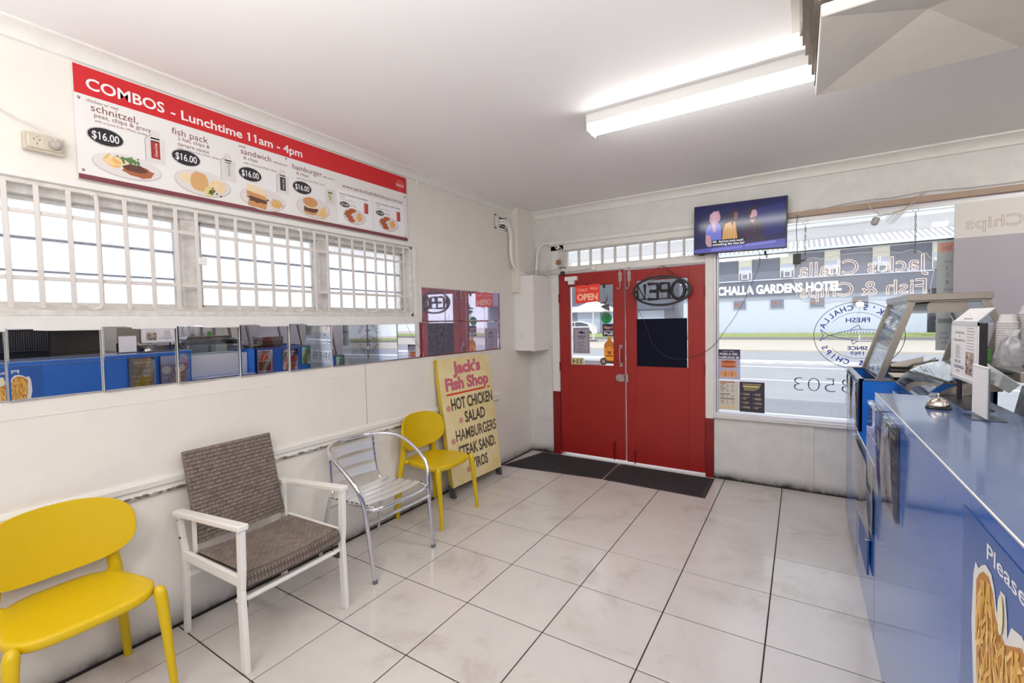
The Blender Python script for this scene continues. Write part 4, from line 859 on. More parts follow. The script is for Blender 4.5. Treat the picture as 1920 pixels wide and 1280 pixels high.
# ---- posters inside the shop window
GS=BW(.04)
def poster(name,label,x0,z0,x1,z1,bgm,draw,cat='poster',F0=GS):
    m=MB().prism([(x0,z0),(x1,z0),(x1,z1),(x0,z1)],F0,bgm,.0012); t=thing(name,label,cat,((x0+x1)/2,0,(z0+z1)/2)); L=((x0+x1)/2,0,(z0+z1)/2)
    At(m.build('sheet',t,smooth=0),L); m=MB(); draw(m,F0,.0018,x0,z0,x1-x0,z1-z0); At(m.build('print',t,smooth=0),L); return t
drkp=mat('poster_charcoal',(58,50,66),.5); cre=mat('poster_cream',(212,208,198),.5); tray=mat('tray_pink',(206,176,172),.4); dumpl=mat('dumpling',(214,130,76),.5); dumpd=mat('dumpling_dark',(172,88,54),.5)
def dpost(m,F,c,x,z,w_,h_):
    m.rect(x,z+.68*h_,x+w_,z+h_,F,mat('poster_navy',(52,50,84),.5),c); m.text('super crispy',F,x+w_/2,z+.92*h_,cre,wd=.5*w_,c=c*1.2,al='C'); m.text('PORK & VEG',F,x+w_/2,z+.81*h_,wt,wd=.78*w_,c=c*1.2,al='C',bold=.03); m.text('DUMPLINGS $8',F,x+w_/2,z+.70*h_,wt,wd=.9*w_,c=c*1.2,al='C',bold=.03)
    for b0,b1 in ((.37,.66),(.03,.33)):
        m.poly([(x+.12*w_,z+b0*h_),(x+.88*w_,z+b0*h_),(x+.92*w_,z+(b0+.08)*h_),(x+.84*w_,z+b1*h_),(x+.18*w_,z+b1*h_),(x+.08*w_,z+(b0+.08)*h_)],F,tray,c)
    for k in range(3): m.ell(x+.5*w_,z+(.43+.075*k)*h_,.34*w_,.05*h_,F,dumpl if k%2 else dumpd,c*1.2+k*1e-5,16)
    for k in range(5): m.ell(x+(.22+.14*k)*w_,z+.18*h_,.065*w_,.10*h_,F,dumpl if k%2 else mat('dumpling_light',(226,158,92),.5),c*1.2+k*1e-5,14)
poster('dumpling_poster','pork and veg dumplings poster low in left corner of the shop window',1.956,.916,2.146,1.186,mat('poster_lilac',(176,184,226),.5),dpost)
def menup(m,F,c,x,z,w_,h_):
    redm=mat('menu_red',(176,84,70),.5); dk=mat('menu_brown',(78,62,52),.5)
    m.rect(x+.18*w_,z+.95*h_,x+.82*w_,z+.985*h_,F,redm,c)
    for zz,cc,ww in ((.90,redm,.27),(.74,redm,.27),(.54,dk,.42),(.38,dk,.64)): m.rect(x+.18*w_,z+zz*h_,x+(.18+ww)*w_,z+(zz+.025)*h_,F,cc,c)
    for zz in (.87,.845,.82,.795,.71,.685,.66,.635,.505,.48,.455,.43,.33,.31,.29,.27,.25,.23):
        for a,b_ in ((.2,.38),(.46,.56),(.68,.8)): m.rect(x+a*w_,z+zz*h_,x+(b_-random.uniform(0,.04))*w_,z+(zz+.008)*h_,F,redm if zz<.34 else dk,c)
    for a in (.33,.65): m.ell(x+a*w_,z+.12*h_,.13*w_,.065*h_,F,chipc,c,16,.05); m.ell(x+a*w_,z+.125*h_,.09*w_,.04*h_,F,breadc,c*1.2,14,.1)
poster('price_list','cream price list taped at bottom left corner of the shop window',1.948,.632,2.136,.898,cre,menup,'notice')
def kor(m,F,c,x,z,w_,h_):
    yl=mat('print_yellow',(222,208,140),.5); ww=mat('print_pale',(196,190,196),.5)
    m.text('8 KOREAN SAUCES',F,x+w_/2,z+.90*h_,yl,wd=.72*w_,c=c,al='C',bold=.02); m.rect(x+.15*w_,z+.82*h_,x+.8*w_,z+.875*h_,F,yl,c)
    for k in range(4): m.rect(x+.18*w_,z+(.79-.025*k)*h_,x+(.8-.05*k)*w_,z+(.798-.025*k)*h_,F,yl,c)
    for i in range(2):
        for j in range(4):
            X,Z=x+(.10+.47*i)*w_,z+(.60-.145*j)*h_; m.ring(X,Z,.04*w_,.04*w_,.006*w_,F,ww,c,14); m.rect(X+.07*w_,Z+.02*h_,X+.32*w_,Z+.03*h_,F,ww,c)
            for q in range(random.choice((2,3,4))): m.ell(X+(.09+.07*q)*w_,Z-.02*h_,.028*w_,random.uniform(.01,.025)*h_,F,yl,c,9,.15)
poster('sauce_menu','dark Korean sauces menu poster at the bottom of the shop window',2.14,.628,2.338,.898,drkp,kor)
# ---- window lettering: round fish logo and phone number (reads from outside)
MF=frame((0,.052,0),(-1,0,0),(0,0,1),(0,-1,0))
inkb=mat('decal_blue',(52,68,176),.5); inkd=mat('decal_black',(52,50,72),.5)
lg=thing('fish_logo_decal','round blue fish and chips logo decal on the shop window, reversed','decal',(2.985,.052,1.31))
def pf(x,z): return (x-2.985),(z-1.31)
LG=frame((0,0,0),(-1,0,0),(0,0,1),(0,-1,0)); m=MB()
m.ring(0,0,.293,.270,.0045,LG,inkd,0,64); m.ring(0,0,.272,.250,.003,LG,inkd,0,64) if False else None
m.ring(0,.0,.205,.185,.003,LG,inkd,0,40,35,145); m.ring(0,.0,.205,.185,.003,LG,inkd,0,40,215,325); m.build('rings',lg,smooth=0)
m=MB()
def arc(txt,r_a,r_b,c0,step,h_,mm,inner=False):
    n=len(txt)
    for i,ch in enumerate(txt):
        if ch==' ': continue
        a=c0+(i-(n-1)/2)*step*(-1 if not inner else 1); t=R(a)
        m.text(ch,LG,r_a*math.cos(t),r_b*math.sin(t)-(0),mm,h=h_*1.12,c=0,al='C',bold=.022,rot=t-math.pi/2+(math.pi if inner else 0))
arc("JACK'S CHALLA",.225,.205,90,11.5,.036,inkb); arc('FISH & CHIPS',.262,.24,270,11.5,.036,inkb,True)
m.text('FRESH',LG,0,.105,inkb,wd=.155,h=.036,al='C',bold=.02); m.text('SINCE',LG,0,-.115,inkb,wd=.13,h=.028,al='C',bold=.03); m.text('1969',LG,0,-.155,inkb,wd=.09,h=.028,al='C',bold=.01); m.build('lettering',lg,smooth=0)
m=MB() # the fish: body outline, stripes, fins, tail (head towards +a of the outside reader = left)
body=[(-.20,.0),(-.17,.028),(-.10,.045),(0,.05),(.08,.035),(.16,.008),(.19,.0),(.16,-.006),(.08,-.028),(0,-.045),(-.10,-.045),(-.17,-.028),(-.20,0)]
for a,b_ in zip(body[:-1],body[1:]): m.line(*a,*b_,.0048,LG,inkb)
for k in range(13): x=-.12+.02*k; m.line(x,.043-abs(x)*.12,x+.008,.012,.0036,LG,inkb)
m.line(-.13,.008,.18,.002,.003,LG,inkb)
for q in ([(.19,0),(.245,.05),(.225,.0),(.25,-.045),(.19,0)],[(-.02,.05),(-.005,.085),(.05,.045)],[(.0,-.045),(.03,-.07),(.04,-.035)]):
    for a,b_ in zip(q[:-1],q[1:]): m.line(*a,*b_,.0048,LG,inkb)
m.ring(-.165,.008,.008,.008,.003,LG,inkb,0,12); m.build('fish_drawing',lg,smooth=0)
tag(MB().text('8346 3503',MF,-3.46,.842,inkd,wd=.905,h=.118,bold=-.028).build('phone_number_decal',smooth=0),'thin phone number lettering 8346 3503 low on shop window, reversed','decal')
# ---- neon sign on clear backing
ne=thing('neon_sign',"reversed pink neon Jack's Challa Fish & Chips sign hanging on two chains",'sign',(2.985,-.045,1.76))
NF=frame((0,0,0),(-1,0,0),(0,0,1),(0,-1,0)); neon=mat('neon_tube',(246,214,200),.4,emit=.78)
MB().text("Jack's Challa",NF,0,.035,neon,wd=.80,h=.11,c=0,al='C',tube=.011).build('neon_tubes',ne); MB().text('Fish & Chips',NF,0,-.135,neon,wd=.78,h=.105,c=0,al='C',tube=.011).build('neon_tubes',ne)
bk=[]; 
for k in range(72):
    t=2*math.pi*k/72; c,s=math.cos(t),math.sin(t); n=5; bk.append((abs(c)**(2/n)*(1 if c>0 else -1)*(.43+.012*math.sin(9*t)),abs(s)**(2/n)*(1 if s>0 else -1)*(.185+.012*math.sin(13*t))))
MB().prism(bk,frame((0,.022,0),(-1,0,0),(0,0,1),(0,-1,0)),acryl,.003).build('clear_backing',ne,smooth=0)
m=MB().tube([NF(a,b_,-.02) for a,b_ in bk]+[NF(*bk[0],-.02)],.002,whitem,5); m.build('backing_edge',ne)
for x,l in ((2.63,'left'),(3.31,'right')):
    t=thing('sign_chain','thin metal chain on open hook holding the %s end of neon sign'%l,'chain',(x,-.035,2.24))
    MB().tube([(.018*math.cos(R(a)),0,.0+.018*math.sin(R(a))) for a in range(-240,90,22)],.0028,whitem,6).tube([(0,0,.018),(0,0,.04)],.003,whitem,6).build('hook',t)
    m=MB(); z=-.02
    while z>-.315:
        q=[(.0055*math.cos(R(a)),0,.008*math.sin(R(a))+z-.006) for a in range(0,361,60)]; m.tube(q if int(z*1000)%2 else [(0,p[0],p[2]) for p in q],.002,steel,5); z-=.0125
    m.build('links',t)
# cables, plug cluster, small adapter over the window
def cable(P,l,r_=.0032,mm=cw,name='cable',cat='cable',n=4): return tag(MB().tube(smoothpath(P,n),r_,mm,6).build(name),l,cat)
cable([(2.50,-.02,2.298),(2.60,-.02,2.318),(2.72,-.02,2.325),(2.85,-.02,2.345),(3.02,-.02,2.355),(3.2,-.02,2.352),(3.36,-.02,2.365),(3.6,-.02,2.352),(3.86,-.02,2.35),(4.2,-.02,2.352),(4.8,-.02,2.35)],'thin white cable clipped along wall above the shop window beam')
cable([(2.575,-.045,2.30),(2.568,-.045,2.2),(2.572,-.045,2.08),(2.576,-.045,1.98)],'short dark lead dropping to black adapter above neon sign',.0024,mat('dark_cord',(60,58,66),.5))
cable([(2.575,-.045,2.30),(2.61,-.04,2.325),(2.72,-.03,2.34)],'short white cable end hooking over the window beam')
cable([(3.035,-.03,2.352),(3.035,-.045,2.32),(3.05,-.05,2.28),(3.075,-.05,2.255),(3.11,-.05,2.24)],'white lead from cable to hanging white plugs')
cable([(3.16,-.05,2.232),(3.2,-.05,2.232),(3.25,-.05,2.25),(3.29,-.045,2.29),(3.33,-.04,2.33),(3.36,-.03,2.36)],'beige extension lead looping right from hanging plugs up to the wall',.005,mat('lead_beige',(198,182,166),.5))
cable([(2.50,-.03,2.175),(2.7,-.03,2.185),(2.9,-.03,2.178),(3.06,-.035,2.185)],'thin wire stretched across top of the shop window',.0018)
pc_=thing('plug_cluster','white plugs and cord joiner dangling in front of the shop window top','plug',(3.09,-.05,2.22))
MB().lathe([(.018,0),(.024,.012),(.022,.05),(.012,.06)],gp_,(-.005,0,-.012),14,ax=Matrix.Rotation(R(200),3,'Y')).build('adapter',pc_)
MB().lathe([(.016,0),(.019,.01),(.017,.035),(.008,.045)],whitem,(.005,0,.005),14,ax=Matrix.Rotation(R(60),3,'Y')).build('plug_body',pc_)
MB().tube([(.04,0,.012),(.055,0,.012),(.075,0,.012),(.09,0,.012)],[.010,.016,.014,.006],whitem,10).build('cord_joiner',pc_)
tag(MB().box((2.545,-.06,1.90),(2.60,-.03,1.985),mat('adapter_black',(50,48,54),.5)).box((2.60,-.05,1.92),(2.625,-.04,1.932),mat('adapter_black',(50,48,54),.5)).build('power_adapter',smooth=0,bevel=.003),'black power adapter hanging left of the neon sign','adapter')
tag(MB().lathe([(0,-.02),(.008,-.015),(.009,.012),(.004,.02),(0,.022)],bd,(2.345,-.05,2.015),10,cap=False).build('small_sensor'),'tiny dark bulb-like bit hanging under the right part of the television','sensor')
# ---- blind / light box at the right, and the price panel behind it
bl=thing('window_blind_board','large grey lilac board with white top band reading Chips reversed, right window','board',(4.3,-.03,1.7))
BB=lambda a,b,c=0: Vector((a-4.3,-c,b-1.7))
MB().prism([(3.52,1.05),(5.15,1.05),(5.15,2.0),(3.52,2.0)],BB,mat('board_lilac',(182,176,186),.6,noise=.05,nscale=2),.006).build('lower_board',bl,smooth=0)
MB().prism([(3.52,2.0),(5.15,2.0),(5.15,2.245),(3.52,2.245)],BB,mat('board_white',(224,220,216),.5),.008).build('header_board',bl,smooth=0)
NM=lambda a,b,c=0: Vector((-a-4.3,-c-.009,b-1.7))
MB().text('Chips',NM,-3.86,2.06,mat('faint_orange',(216,196,184),.5),wd=.285,h=.075,tube=.016).build('lettering',bl,smooth=0)
def sauce(m,F,c,x,z,w_,h_):
    f2=lambda a,b,c_=0: F(-a,b,c_); gt=mat('panel_text',(128,130,134),.6)
    m.rect(x+.01,z+.72,x+w_,z+.785,F,mat('panel_red',(220,152,140),.5),c); m.text('EN',f2,-(x+.075),z+.735,gt,wd=.045,c=c*1.2)
    for s_,zz in (('Sauce',.64),('3',.59),('5',.54),('8',.485),('Sauce',.435),('16',.38),('31',.325),('47',.27)): m.text(s_,f2,-(x+.04 if len(s_)>2 else x+.05),z+zz,gt,h=.026,c=c,al='R')
    for s_,zz in (('Soy,',.12),('Mustard,',.085),('Mayo ,',.05)): m.text(s_,f2,-(x+.015),z+zz,gt,h=.022,c=c,al='R')
    m.rect(x+.01,z+.20,x+w_,z+.235,F,mat('panel_grey',(138,142,148),.6),c)
poster('price_sign','pale grey-green price panel seen from behind beside the lilac board',3.445,1.2,3.60,2.005,mat('panel_green_grey',(184,190,188),.6),sauce,'sign')

# ---- ceiling fluorescent batten and air-conditioning dropper
def batten(x0,x1,y,label):
    t=thing('fluorescent_batten',label,'ceiling light',((x0+x1)/2,y,H))
    cx=(x0+x1)/2; L_=x1-x0
    MB().box((-L_/2,-.066,-.055),(L_/2,.066,0),whitem).build('housing',t,smooth=0,bevel=.003)
    d=MB(); V=[];F=[]; n=10
    for s in (-1,1):
        for k in range(n+1): a=math.pi*k/n; V.append((s*(L_/2-.012),-.058*math.cos(a),-.055-.044*math.sin(a)**.8))
    F=[(k,k+1,n+2+k,n+1+k) for k in range(n)]; d.add(V,F,lamp_em); d.build('diffuser',t)
    for s in (-1,1): MB().box((s*L_/2-.012 if s>0 else -L_/2,-.064,-.098),(s*L_/2 if s>0 else -L_/2+.012,.064,0),whitem).build('end_cap',t,smooth=0,bevel=.004)
    return t
batten(1.53,2.86,-1.87,'long white fluorescent batten light on ceiling beside the air dropper')
batten(1.2,2.4,-5.3,'added unseen fluorescent batten behind the viewpoint, brightening the room')  # added lamp out of view, evens out the room brightness
batten(4.0,5.2,-1.25,'added unseen fluorescent batten over the kitchen near the window, for brightness')  # added just out of frame to lift the far ceiling
batten(4.0,5.2,-3.3,'added unseen fluorescent batten over the kitchen range, for brightness')  # also an added lamp beyond the frame, for more ceiling light
ac=thing('air_dropper','square white ceiling air-conditioning dropper with stacked louvres and pyramid underside','vent',(2.935,-2.535,2.35))
acw=mat('dropper_white',(222,216,208),.5,noise=.08,nscale=6); acl=mat('louvre_grey',(176,166,156),.5,noise=.2,nscale=10)
hb_=.287
m=MB(); t_=.035; r0=hb_; r1=hb_-.006
m.add([(-r0,-r0,.0),(r0,-r0,0),(r0,r0,0),(-r0,r0,0),(-r1,-r1,-.0),(r1,-r1,-.0),(r1,r1,-.0),(-r1,r1,-.0),(0,0,.075),(-r0,-r0,t_),(r0,-r0,t_),(r0,r0,t_),(-r0,r0,t_)],
 [(0,4,5,1),(1,5,6,2),(2,6,7,3),(3,7,4,0),(4,8,5),(5,8,6),(6,8,7),(7,8,4),(0,1,10,9),(1,2,11,10),(2,3,12,11),(3,0,9,12)],acw)
m.build('underside_panel',ac,smooth=0,bevel=.006,segs=3)
for k in range(6):
    z=.045+.047*k; r_=hb_+.005+.010*k
    b=MB(); ri=r_-.05
    for sgn in ((1,0),(-1,0),(0,1),(0,-1)):
        sx_,sy_=sgn
        if sx_: V=[(sx_*r_,-r_,z),(sx_*r_,r_,z),(sx_*ri,r_-.05,z+.028),(sx_*ri,-r_+.05,z+.028)]
        else: V=[(-r_,sy_*r_,z),(r_,sy_*r_,z),(r_-.05,sy_*ri,z+.028),(-r_+.05,sy_*ri,z+.028)]
        b.add(V+[(p[0],p[1],p[2]+.004) for p in V],[(0,1,2,3),(4,7,6,5),(0,4,5,1),(1,5,6,2),(2,6,7,3),(3,7,4,0)],acl)
    b.build('louvre',ac,smooth=0)
MB().box((-.22,-.22,.085),(.22,.22,.33),mat('dropper_core',(120,112,104),.7)).build('core',ac,smooth=0)
MB().box((-.375,-.375,.315),(.375,.375,.33),acw).build('ceiling_flange',ac,smooth=0,bevel=.004)
# ================================================================ COUNTERS ON THE RIGHT
CX=2.887
sc=thing('service_counter','long blue laminate service counter running along the right side','counter',(CX,-4.6,0))
def W2(o,loc=(CX,-4.6,0)): o.location=tuple(-v for v in loc); return o
W2(MB().box((CX,-6.6,0),(CX+.02,-1.945,1.092),blue).build('front_panel',sc,smooth=0,bevel=.001,segs=1))
W2(MB().box((CX+.02,-1.965,0),(3.21,-1.945,1.092),blue).box((3.19,-6.6,0),(3.21,-1.965,1.092),blue).build('carcass',sc,smooth=0))
W2(MB().box((CX-.004,-6.6,1.094),(3.222,-1.94,1.128),bluet).box((CX-.0055,-6.6,1.0945),(CX-.0035,-1.9395,1.1255),blue).build('counter_top',sc,smooth=0,bevel=.001,segs=1))
W2(MB().box((CX-.006,-6.6,1.1262),(CX-.003,-1.938,1.1292),mat('edge_pale',(206,206,200),.4)).build('edge_strip',sc,smooth=0))
W2(MB().box((CX-.0025,-6.6,1.092),(CX,-1.945,1.0945),mat('edge_pale',(206,206,200),.4)).build('edge_strip',sc,smooth=0))
mc_=thing('low_blue_cabinet','low blue cabinet with ledge between the service counter and tall blue unit','cabinet',(CX,-1.58,0))
def W3(o): return W2(o,(CX,-1.58,0))
W3(MB().box((CX,-1.94,0.0),(3.02,-1.225,.795),blue).build('body',mc_,smooth=0,bevel=.002))
W3(MB().box((CX-.004,-1.94,.795),(3.03,-1.225,.803),blue).build('ledge',mc_,smooth=0,bevel=.001)); W3(MB().box((CX-.006,-1.94,.799),(CX-.003,-1.225,.8045),whitem).box((CX+.045,-1.94,.803),(CX+.048,-1.225,.805),whitem).build('edge_strip',mc_,smooth=0))
# tall hot-food unit with hollow stainless well
hu=thing('hot_food_unit','tall blue food unit with open stainless well near the shop window','cabinet',(CX,-.83,0))
def W4(o): return W2(o,(CX,-.83,0))
m=MB(); 
for a,b in (((CX,-1.222,.06),(CX+.018,-.46,1.10)),((CX,-1.222,.06),(3.45,-1.205,1.10)),((CX,-.477,.06),(3.45,-.46,1.10)),((3.432,-1.222,.06),(3.45,-.46,1.10))): m.box(a,b,blue)
W4(m.build('body',hu,smooth=0,bevel=.002))
m=MB(); 
for a,b in (((CX-.003,-1.225,1.098),(CX+.022,-.457,1.106)),((CX,-1.225,1.098),(3.45,-1.20,1.106)),((CX,-.482,1.098),(3.45,-.457,1.106)),((3.43,-1.2,1.098),(3.453,-.457,1.106))): m.box(a,b,steel)
m.box((CX+.018,-1.205,.98),(3.432,-.477,.99),steel).box((CX+.09,-1.205,.98),(CX+.094,-.477,1.10),steel); W4(m.build('well',hu,smooth=0))
m=MB()
for x,y in ((CX+.03,-.50),(3.4,-.5),(3.4,-1.18),(CX+.03,-1.18)): m.tube([(x,y,0),(x,y,.06)],.018,black,10)
W4(m.build('feet',hu)); W4(MB().lathe([(.008,0),(.007,.003)],blue,(CX+.03,-1.222,1.03),10,ax=Matrix.Rotation(R(90),3,'X')).build('cap',hu))
# glass hood on slanted posts
gh=thing('glass_food_hood','stainless food hood with slanted posts and glass over the hot well','hood',(3.2,-.85,1.1))
def W5(o): return W2(o,(3.2,-.85,1.1))
def post(pts,y,wx,wy,name='post'):
    m=MB()
    for (x0,z0),(x1,z1) in zip(pts[:-1],pts[1:]):
        m.hexa([(x0,y,z0),(x0+wx,y,z0),(x0+wx,y+wy,z0),(x0,y+wy,z0)],[(x1,y,z1),(x1+wx,y,z1),(x1+wx,y+wy,z1),(x1,y+wy,z1)],steel)
    W5(m.build(name,gh,smooth=0,bevel=.0015))
for y in (-1.222,-.52): post([(2.962,1.104),(3.098,1.543)],y,.034,.022); post([(3.375,1.543),(3.435,1.41),(3.36,1.104)],y,.034,.022)
m=MB().box((3.092,-1.235,1.543),(3.425,-.495,1.578),steel).box((3.1,-1.228,1.535),(3.42,-.505,1.543),steel); W5(m.build('top_shelf',gh,smooth=0,bevel=.002))
W5(MB().hexa([(2.975,-1.198,1.106),(2.979,-1.198,1.106),(2.979,-.52,1.106),(2.975,-.52,1.106)],[(3.108,-1.198,1.54),(3.112,-1.198,1.54),(3.112,-.52,1.54),(3.108,-.52,1.54)],clearg).build('front_glass',gh,smooth=0))
W5(MB().hexa([(3.44,-1.198,1.41),(3.444,-1.198,1.41),(3.444,-.52,1.41),(3.44,-.52,1.41)],[(3.39,-1.198,1.54),(3.394,-1.198,1.54),(3.394,-.52,1.54),(3.39,-.52,1.54)],clearg).build('rear_glass',gh,smooth=0))
W5(MB().prism([(3.26+a,1.505+b) for a,b in rrect(.16,.06,.022)],BW(-1.19),steel,-.55).build('heat_lamp_housing',gh,smooth=40))
# trays
def pan(name,label,x0,x1,y0,y1,z0,z1):
    t=thing(name,label,'tray',((x0+x1)/2,(y0+y1)/2,z0)); cx,cy=(x0+x1)/2,(y0+y1)/2; a,b=(x1-x0)/2,(y1-y0)/2; h=z1-z0
    m=MB(); V=[(-a*.9,-b*.9,0),(a*.9,-b*.9,0),(a*.9,b*.9,0),(-a*.9,b*.9,0),(-a*.96,-b*.96,h),(a*.96,-b*.96,h),(a*.96,b*.96,h),(-a*.96,b*.96,h),(-a,-b,h),(a,-b,h),(a,b,h),(-a,b,h),(-a*.88,-b*.88,.004),(a*.88,-b*.88,.004),(a*.88,b*.88,.004),(-a*.88,b*.88,.004)]
    F=[(3,2,1,0),(0,1,5,4),(1,2,6,5),(2,3,7,6),(3,0,4,7)]+[(4+k,4+(k+1)%4,8+(k+1)%4,8+k) for k in range(4)]+[(4+(k+1)%4,4+k,12+k,12+(k+1)%4) for k in range(4)]+[(12,13,14,15)]
    m.add(V,F,steel); m.build('pan',t,smooth=0,bevel=.002); return t
pn=pan('steel_food_pan','deep stainless food pan standing in the hot well under the glass hood',3.05,3.25,-1.02,-.72,1.085,1.165)
pn.location.z=1.085
tag(MB().tube([(3.12,-.9,1.13),(3.17,-.93,1.172),(3.25,-.97,1.20),(3.27,-.98,1.202)],[.008,.006,.006,.008],steel,8,flat=1.0).lathe([(.0,-.012),(.022,-.006),(.026,.006)],steel,(3.11,-.895,1.128),12).build('serving_spoon'),'steel serving spoon sticking out of the stainless food pan','spoon')
pan('flat_steel_tray','shallow stainless tray in front of the deep pan at the near edge of hot well',3.04,3.30,-1.19,-1.04,1.10,1.118)
m=MB().box((3.0,-1.2,1.04),(3.42,-.5,1.05),steel); 
tag(m.build('well_rack',smooth=0),'flat steel rack resting inside the hot well','rack')
# curved glass display
cg=thing('curved_glass_display','low curved-glass display case behind the low blue cabinet','display case',(3.25,-1.58,0))
def W6(o): return W2(o,(3.25,-1.58,0))
W6(MB().box((3.035,-1.93,0),(3.30,-1.23,1.05),mat('case_white',(206,210,214),.3)).build('case_body',cg,smooth=0,bevel=.003))
n=12; V=[]
for y in (-1.90,-1.26):
    for k in range(n+1): a=R(90*k/n); V.append((3.285-.25*math.cos(a),y,1.05+.18*math.sin(a)))
F=[(k,k+1,n+2+k,n+1+k) for k in range(n)]
V+= [(x+.004*0+.003,y,z-.004) for x,y,z in V]; F+=[(k+2*n+2,k+3*n+3,k+3*n+4,k+2*n+3) for k in range(n)]
W6(MB().add(V,F,dispg).build('curved_glass',cg,smooth=60))
for y in (-1.915,):
    m=MB(); P=[]
    o_=[(3.285-.235*math.cos(R(t)),1.035+.165*math.sin(R(t))) for t in range(0,91,10)]; i_=[(3.285-.185*math.cos(R(t)),1.035+.12*math.sin(R(t))) for t in range(0,91,10)]
    for k in range(9): m.hexa([(o_[k][0],y,o_[k][1]),(i_[k][0],y,i_[k][1]),(i_[k][0],y+.02,i_[k][1]),(o_[k][0],y+.02,o_[k][1])],[(o_[k+1][0],y,o_[k+1][1]),(i_[k+1][0],y,i_[k+1][1]),(i_[k+1][0],y+.02,i_[k+1][1]),(o_[k+1][0],y+.02,o_[k+1][1])],steel)
    W6(m.build('end_arch',cg,smooth=50))
W6(MB().box((3.285,-1.9,1.225),(3.298,-1.26,1.232),dispg).build('top_glass',cg,smooth=0)); W6(MB().tube([(3.29,-1.9,1.226),(3.29,-1.26,1.226)],.006,mat('dark_trim',(60,66,72),.4),6).build('glass_trim',cg))
for k,(x,y,nm) in enumerate(((3.13,-1.62,'white paper sheets lying under the curved glass'),(3.2,-1.42,'printed sheet beneath the curved glass, farther one'))):
    tag(MB().box((x-.07,y-.09,1.052),(x+.07,y+.09,1.058),papw).rect(-.05+x,y-.06,x+.05,y-.05,frame((0,0,1.0585),(1,0,0),(0,1,0),(0,0,1)),inkb).build('paper_sheets',smooth=0),nm,'paper')
# stainless over-shelf, containers
sh=thing('steel_shelf','stainless over-shelf at the right edge carrying stacked plastic containers','shelf',(3.45,-1.75,1.24))
def W7(o): return W2(o,(3.45,-1.75,1.24))
W7(MB().box((3.30,-2.02,1.205),(3.75,-1.26,1.245),steel).build('shelf_top',sh,smooth=0,bevel=.002)); 
W7(MB().hexa([(3.285,-2.25,1.0),(3.75,-2.25,1.0),(3.75,-1.97,1.0),(3.285,-1.97,1.0)],[(3.245,-2.25,1.19),(3.75,-2.25,1.19),(3.75,-1.97,1.19),(3.32,-1.97,1.19)],steel).build('lower_body',sh,smooth=0,bevel=.002))
W7(MB().hexa([(3.257,-2.07,1.172),(3.26,-2.07,1.172),(3.26,-1.82,1.188),(3.257,-1.82,1.188)],[(3.27,-2.125,1.21),(3.273,-2.125,1.21),(3.273,-1.775,1.255),(3.27,-1.775,1.255)],mat('label_panel',(206,208,212),.4)).build('label_panel',sh,smooth=0))
for x in (3.31,3.72): W7(MB().box((x,-1.30,.0),(x+.025,-1.275,1.205),steel).build('upright',sh,smooth=0))
frosty=mat('frosted_container',(226,224,224),.35,trans=.25); bagm=glass('plastic_bag',(.93,.93,.94),refl=.5,frost=.6)
def stack(x,y,r,z0,n,dz,label):
    t=thing('container_stack',label,'containers',(x,y,z0),group='stacked takeaway containers on the steel shelf')
    prof=[(r*.72,0),(r*.80,.02)]
    for k in range(n): z=.03+dz*k; prof+=[(r*.97,z),(r*1.04,z+.002),(r*1.04,z+dz*.45),(r*.95,z+dz*.5)]
    prof+=[(r*.85,.03+dz*n+.002),(r*.70,.03+dz*n+.03),(0.001,.03+dz*n+.03)]
    MB().lathe(prof,frosty,(0,0,0),24).build('containers',t,smooth=30); return t
stack(3.368,-1.63,.034,1.245,15,.0105,'narrow stack of clear lids and cups next to the menu stand')
s1=stack(3.447,-1.62,.044,1.245,17,.0115,'tall stack of clear ribbed containers at the right picture edge')
stack(3.56,-1.85,.05,1.245,15,.012,'third container stack just outside the right picture edge')
stack(3.52,-1.42,.05,1.245,12,.012,'container stack at the back of the steel shelf')
def bag(x,y,r,z0,label):
    t=thing('plastic_bag',label,'bag',(x,y,z0)); V=[];F=[]; n=26; rows=[(.7,0),(.95,.02),(1.05,.06),(1.0,.11),(.82,.145),(.35,.165),(.28,.175),(.55,.20),(.62,.215)]
    rnd=random.Random(int(x*1000))
    for i,(k,z) in enumerate(rows):
        for j in range(n): a=2*math.pi*j/n; q=1+.07*math.sin(7*a+i)+.05*rnd.uniform(-1,1); V.append((r*k*q*math.cos(a),r*k*q*math.sin(a),z*.72))
    for i in range(len(rows)-1):
        for j in range(n): F.append((i*n+j,i*n+(j+1)%n,(i+1)*n+(j+1)%n,(i+1)*n+j))
    MB().add(V,F,bagm).build('bag_film',t,smooth=50); return t
bag(3.350,-1.75,.040,1.245,'knotted clear plastic bag of containers beside the menu stand, left one'); bag(3.425,-1.79,.052,1.245,'larger clear plastic bag of containers at the right edge of the picture')
tag(MB().box((3.32,-1.52,1.246),(3.35,-1.49,1.30),mat('green_label',(88,140,74),.5)).build('green_carton',smooth=0,bevel=.002),'small green carton behind the bagged containers','carton')
